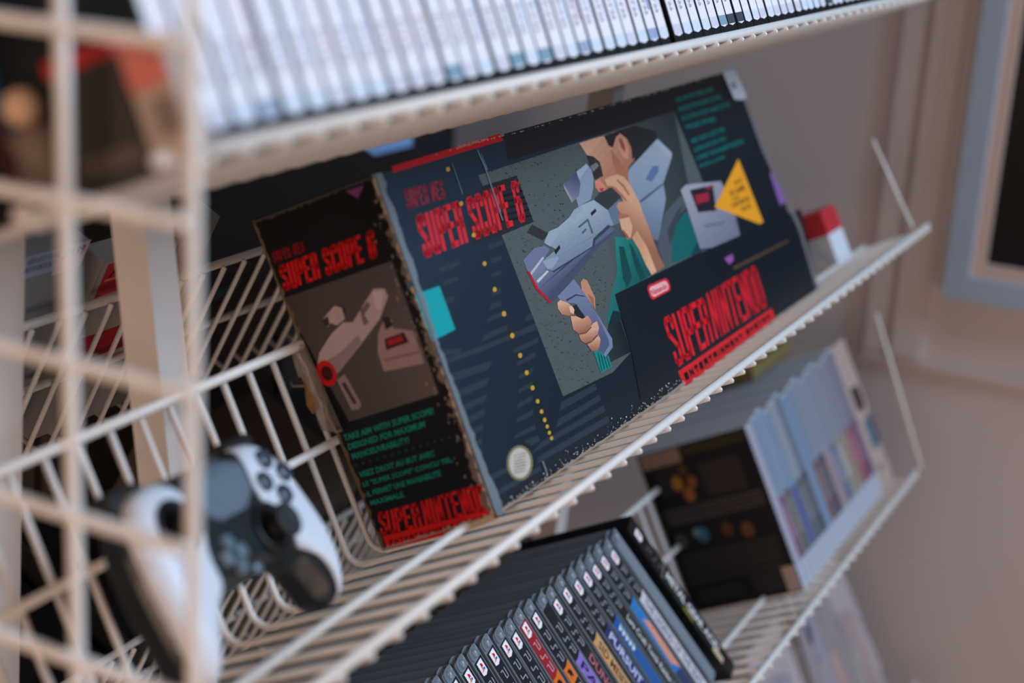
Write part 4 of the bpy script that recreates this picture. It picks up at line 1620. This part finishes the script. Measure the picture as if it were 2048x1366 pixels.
def art_white(a, w_, h_):
    a.poly([(0, h_), (w_, h_), (w_, 0), (0, 0)], (128, 130, 132))
    a.poly([(0, h_), (w_, h_), (w_, h_ - .02), (0, h_ - .02)], (150, 160, 178))
    a.text('AGES 8 AND UP  2 PLAYERS', [(.004, h_ - .003), (w_ * .55, h_ - .003), (w_ * .55, h_ - .008), (.004, h_ - .008)], (70, 74, 90))
    a.text('MADE FOR HOME USE ONLY', [(.004, h_ - .010), (w_ * .5, h_ - .010), (w_ * .5, h_ - .015), (.004, h_ - .015)], (70, 74, 90))
    a.poly([(w_ * .55, h_), (w_, h_), (w_, h_ - .022), (w_ * .55, h_ - .024)], (196, 160, 170))
    a.text('$14.99', [(w_ * .6, h_ - .003), (w_ * .95, h_ - .003), (w_ * .95, h_ - .012), (w_ * .6, h_ - .012)], (60, 50, 80), .03)


def art_atari(a, w_, h_):
    a.poly([(0, h_), (w_, h_), (w_, 0), (0, 0)], (150, 144, 140))
    a.poly([(.006, h_ - .003), (w_ - .003, h_ - .003), (w_ - .003, h_ - .030), (.006, h_ - .034)], (178, 30, 40))
    a.text('ATARI', [(.012, h_ - .006), (w_ * .75, h_ - .006), (w_ * .75, h_ - .017), (.012, h_ - .017)], (60, 20, 24), .03)
    a.text('POLE POSITION', [(.012, h_ - .035), (w_ - .006, h_ - .035), (w_ - .006, h_ - .045), (.012, h_ - .045)], (30, 26, 30), .02)
    a.poly([(.010, h_ - .018), (w_ - .006, h_ - .018), (w_ - .006, h_ - .020), (.010, h_ - .020)], (190, 120, 120))
    a.poly([(0, .096), (w_, .096), (w_, .070), (0, .070)], (156, 24, 30))


far_item('boxed_game', -.083, -.022, 0, .194, .088, .03, 'pale grey carton with a pink price sticker, far basket, left between the legs', 'game box', GREYC, art_white)
far_item('game_cartridge', .004, .086, 0, .168, .088, .02, 'pale cartridge box with a red banner, far basket, left of the slanted leg', 'cartridge', LTC, art_atari)
far_item('boxed_game', -.20, -.092, 0, .17, .085, .03, 'plain grey carton at the far left of the far basket', 'game box', GREYC)
far_item('boxed_game', .090, .128, 0, .182, .088, .05, 'dull beige carton just right of the slanted leg on the far side', 'game box', mat('dull_beige', col(120, 112, 104), .7))
BLKC = mat('black_card', col(14, 14, 16), .6)


def art_dark(cs):
    def f(a, w_, h_):
        a.poly([(0, h_), (w_, h_), (w_, 0), (0, 0)], (12, 12, 14))
        for (x0, x1, z0, z1, c) in cs:
            a.poly([(w_ * x0, h_ - z0), (w_ * x1, h_ - z0 - .005), (w_ * (x1 - .03), h_ - z1), (w_ * (x0 + .04), h_ - z1)], c)
    return f


cab = empty('added_cabinet', (.2, .575, -1.25), (0, 0, 0), 'added dull grey brown cabinet behind the rack, darkening the gap between the shelves', 'cabinet')  # added cabinet: carries the boxes and darkens the view between the shelves
CABM = mat('cabinet_grey_brown', col(68, 62, 59), .7, noise=.08, nscale=8)
mb = MB()
mb.box(0, 1.1, 0, .19, 0, 1.20)
mb.build('body', CABM, cab)
for dx in (.01, .375, .74):
    mb = MB()
    mb.box(dx, dx + .35, -.012, -.0005, .04, 1.17)
    dr = mb.build('door', CABM, cab)
    mb = MB()
    mb.tube([(dx + .32, -.014, .62), (dx + .32, -.026, .63), (dx + .32, -.026, .75), (dx + .32, -.014, .76)], .004, 8)
    mb.build('handle', mat('handle_steel', col(150, 150, 150), .3, .9), dr, True)


def tall(a0, a1, label, cs):
    """boxes standing on the cabinet, seen over the big box"""
    y = .60
    t = empty('boxed_game', (a0, y, -.0495), (0, 0, 0), label, 'game box')
    b = MB()
    b.box(0, a1 - a0, 0, .05, 0, .22)
    b.build('carton', BLKC, t)
    A_ = Art(Vector((0, -.0004, 0)), Vector((1, 0, 0)), Vector((0, 0, 1)), Vector((0, -1, 0)), 1.6)
    w_ = a1 - a0
    A_.poly([(.002, .218), (w_ - .002, .218), (w_ - .002, .002), (.002, .002)], (12, 12, 14))
    for (x0, x1, z0, z1, c) in cs:
        A_.poly([(w_ * x0, .152 - z0), (w_ * x1, .152 - z0), (w_ * x1, .152 - z1), (w_ * (x0 + .04), .152 - z1)], c)
    A_.build('front_print', t, PRINTM)
    return t


far_item('boxed_game', .136, .235, 0, .12, .083, .135, 'black carton with a small teal patch in the far basket, behind the big box', 'game box', BLKC, lambda a, w_, h_: (a.poly([(0, h_), (w_, h_), (w_, 0), (0, 0)], (10, 10, 11)), a.poly([(w_ * .5, h_ * .76), (w_ * .8, h_ * .8), (w_ * .78, h_ * .7), (w_ * .48, h_ * .66)], (10, 56, 70))))
far_item('boxed_game', .240, .345, 0, .085, .083, .135, 'plain black carton in the far basket, right of the teal patched one', 'game box', BLKC)
far_item('boxed_game', .350, .60, 0, .075, .083, .135, 'wide black carton in the far basket, hidden mostly behind the big box', 'game box', BLKC)


def far_low(a0, a1, h, m, label):
    t = empty('boxed_game', mw(MO + Vector((0, .04, -.311)), a1, .088, 0), RMI, label, 'game box')
    b = MB()
    b.bbox(0, a1 - a0, -.14, 0, 0, h, .002, 'y')
    b.build('carton', m, t)
    b = MB()
    b.box(.01, a1 - a0 - .01, -.0002, .0006, h * .55, h * .8)
    b.build('printed_band', mat('band' + m.name, col(52, 44, 40), .7), t)


BRN = mat('brown_carton', col(84, 72, 62), .75, noise=.3, nscale=30)
far_low(.225, .42, .175, BRN, 'brown carton low on the far side, seen under the gamepad')
far_low(.10, .215, .12, BLKC, 'black carton low on the far side, left of the brown one')
far_low(-.10, .09, .10, BLKC, 'wide black carton low on the far side, at the frame edge')
far_low(.43, .60, .15, BLKC, 'black carton low on the far side, right of the brown one')

# ================================================================== THINGS AT THE LEFT END OF THE TOP SHELF
t = empty('game_cartridge', shelf_w(ORG['top'], -.3535, -.0655, -.0022), RT, 'grey cartridge with a faded red label at the left end of the top shelf', 'cartridge')
mb = MB()
mb.bbox(0, .012, .000, .0205, 0, .047, .003, 'x')
mb.build('shell', mat('cartridge_grey', col(170, 152, 140), .6), t)
mb = MB()
mb.bbox(-.0008, 0, .002, .013, .010, .0245, .001, 'x')
mb.build('recess_panel', mat('cartridge_recess', col(120, 106, 96), .6), t)
mb = MB()
mb.box(-.0008, .0005, .0002, .0203, .029, .0468)
mb.build('cartridge_label', mat('faded_red_label', col(196, 110, 92), .6), t)
t = empty('game_cartridge', shelf_w(ORG['top'], -.3535, -.0440, -.0022), RT, 'black cartridge with a red top edge, behind the grey one on the top shelf', 'cartridge')
mb = MB()
mb.bbox(0, .012, 0, .038, 0, .046, .002, 'x')
mb.build('shell', mat('cartridge_black', col(46, 40, 36), .55, noise=.1, nscale=100), t)
mb = MB()
mb.box(-.0005, .0125, .0005, .0375, .046, .0525)
mb.build('red_edge', mat('red_edge', col(176, 36, 36), .5), t)
mb = MB()
mb.bbox(-.0012, 0, .002, .034, .004, .012, .001, 'x')
mb.build('ridge', mat('ridge_grey', col(80, 68, 60), .6), t)
t = empty('toy_figure', shelf_w(ORG['top'], -.3580, .004, -.0022), RT, 'small dark figure with a cream round head, at the back left of the top shelf', 'toy')
mb = MB()
mb.lathe([(.0135, 0), (.0125, .012), (.010, .022), (.0115, .030), (.004, .034)], Matrix.Translation((.014, .014, 0)), 16)
mb.build('body', mat('toy_dull_brown', col(110, 94, 84), .7), t, True)
mb = MB()
mb.lathe([(.001, -.008), (.006, -.0062), (.0085, 0), (.006, .0062), (.001, .008)], Matrix.Translation((.012, .014, .041)), 16)
mb.build('head', mat('toy_cream', col(206, 170, 140), .6), t, True)
for nm, a0, b0, h, cc, lb in [('game_box', -.345, .030, .085, (20, 96, 116), 'teal blue carton standing at the back left of the top shelf'), ('game_box', -.352, .058, .074, (160, 88, 34), 'orange carton standing deepest on the top shelf'), ]:
    t = empty(nm, shelf_w(ORG['top'], a0, b0, -.0022), RT, lb, 'game box')
    mb = MB()
    mb.box(0, .004, 0, .012, 0, h)
    mb.build('carton', mat(nm + str(cc), col(*cc), .6), t)
    mb = MB()
    mb.box(-.0006, 0, .001, .011, .004, h * .5)
    mb.build('printed_panel', mat('panel' + str(cc), col(60, 24, 22), .6), t)

# ================================================================== CLEAR BAGS, LOWER RIGHT
BAG = mat('cloudy_polythene', col(214, 204, 206), .25, alpha=.42, coat=.3)


def bag(a, b, c, w_, h_, seed, label, toycol):
    r_ = random.Random(seed)
    t = empty('plastic_bag', shelf_w(ORG['base'], a, b, c), R0, label, 'bag', None)
    m_ = MB()
    nx, nz = 14, 16
    for side in (1, -1):
        vs = []
        for j in range(nz + 1):
            for i in range(nx + 1):
                x, z_ = i / nx, j / nz
                e = min(x, 1 - x, z_, 1 - z_) * 5
                d_ = .018 * min(1, e) ** .6 * (1 - .5 * z_) + (.003 * r_.uniform(-1, 1) if e > .01 else 0)
                vs.append(((x - .5) * w_ * (1 - .25 * z_) + .003 * math.sin(z_ * 9 + seed), side * -d_, z_ * h_))
        m_.add(vs, [((j * (nx + 1) + i), (j * (nx + 1) + i + 1), ((j + 1) * (nx + 1) + i + 1), ((j + 1) * (nx + 1) + i)) for j in range(nz) for i in range(nx)])
    m_.build('bag_film', BAG, t, True)
    for q_, cc in enumerate(toycol):
        u = empty('toy_block', shelf_w(ORG['base'], a + (q_ - 1) * .034, b, c - .001), R0, cc[1], 'toy')
        m2 = MB()
        m2.bbox(-.014, .014, -.010, .010, 0, cc[2], .003, 'y')
        m2.build('block', mat('toy' + str(cc[0]), col(*cc[0]), .5), u)


bag(.85, -.02, -.0024, .15, .22, 1, 'clear bag with a lime toy, left of three on the lowest shelf', [((120, 140, 50), 'lime plastic toy inside the left bag', .12), ((90, 96, 130), 'slate blue plastic toy inside the left bag', .17), ((176, 160, 150), 'cream plastic toy inside the left bag', .09)])
bag(1.01, -.02, -.0024, .15, .28, 2, 'clear bag with an orange toy, middle of three on the lowest shelf', [((84, 92, 128), 'navy plastic toy inside the middle bag', .23), ((176, 96, 70), 'orange plastic toy inside the middle bag', .13), ((70, 60, 60), 'brown plastic toy inside the middle bag', .19)])
bag(1.125, -.01, -.0024, .11, .24, 3, 'clear bag with a green toy, right of three on the lowest shelf', [((110, 130, 70), 'green plastic toy inside the right bag', .10), ((150, 80, 80), 'red plastic toy inside the right bag', .14)])

tall(.47, .565, 'black boxed game with a grey picture behind the big box, leftmost of four', [(.05, .8, .04, .12, (84, 82, 84))])
tall(.575, .67, 'black boxed game with a faint grey blotch, second of four behind the big box', [(.2, .8, .04, .11, (60, 54, 56))])
tall(.675, .775, 'boxed game with a pale lilac panel and red mark behind the big box', [(.02, .95, .035, .12, (130, 140, 170)), (.3, .7, .085, .12, (170, 70, 60))])
tall(.785, 1.0, 'wide boxed game with a large sky blue panel behind the big box', [(.0, .98, -.02, .07, (104, 140, 184)), (.55, .98, .028, .09, (14, 18, 24))])
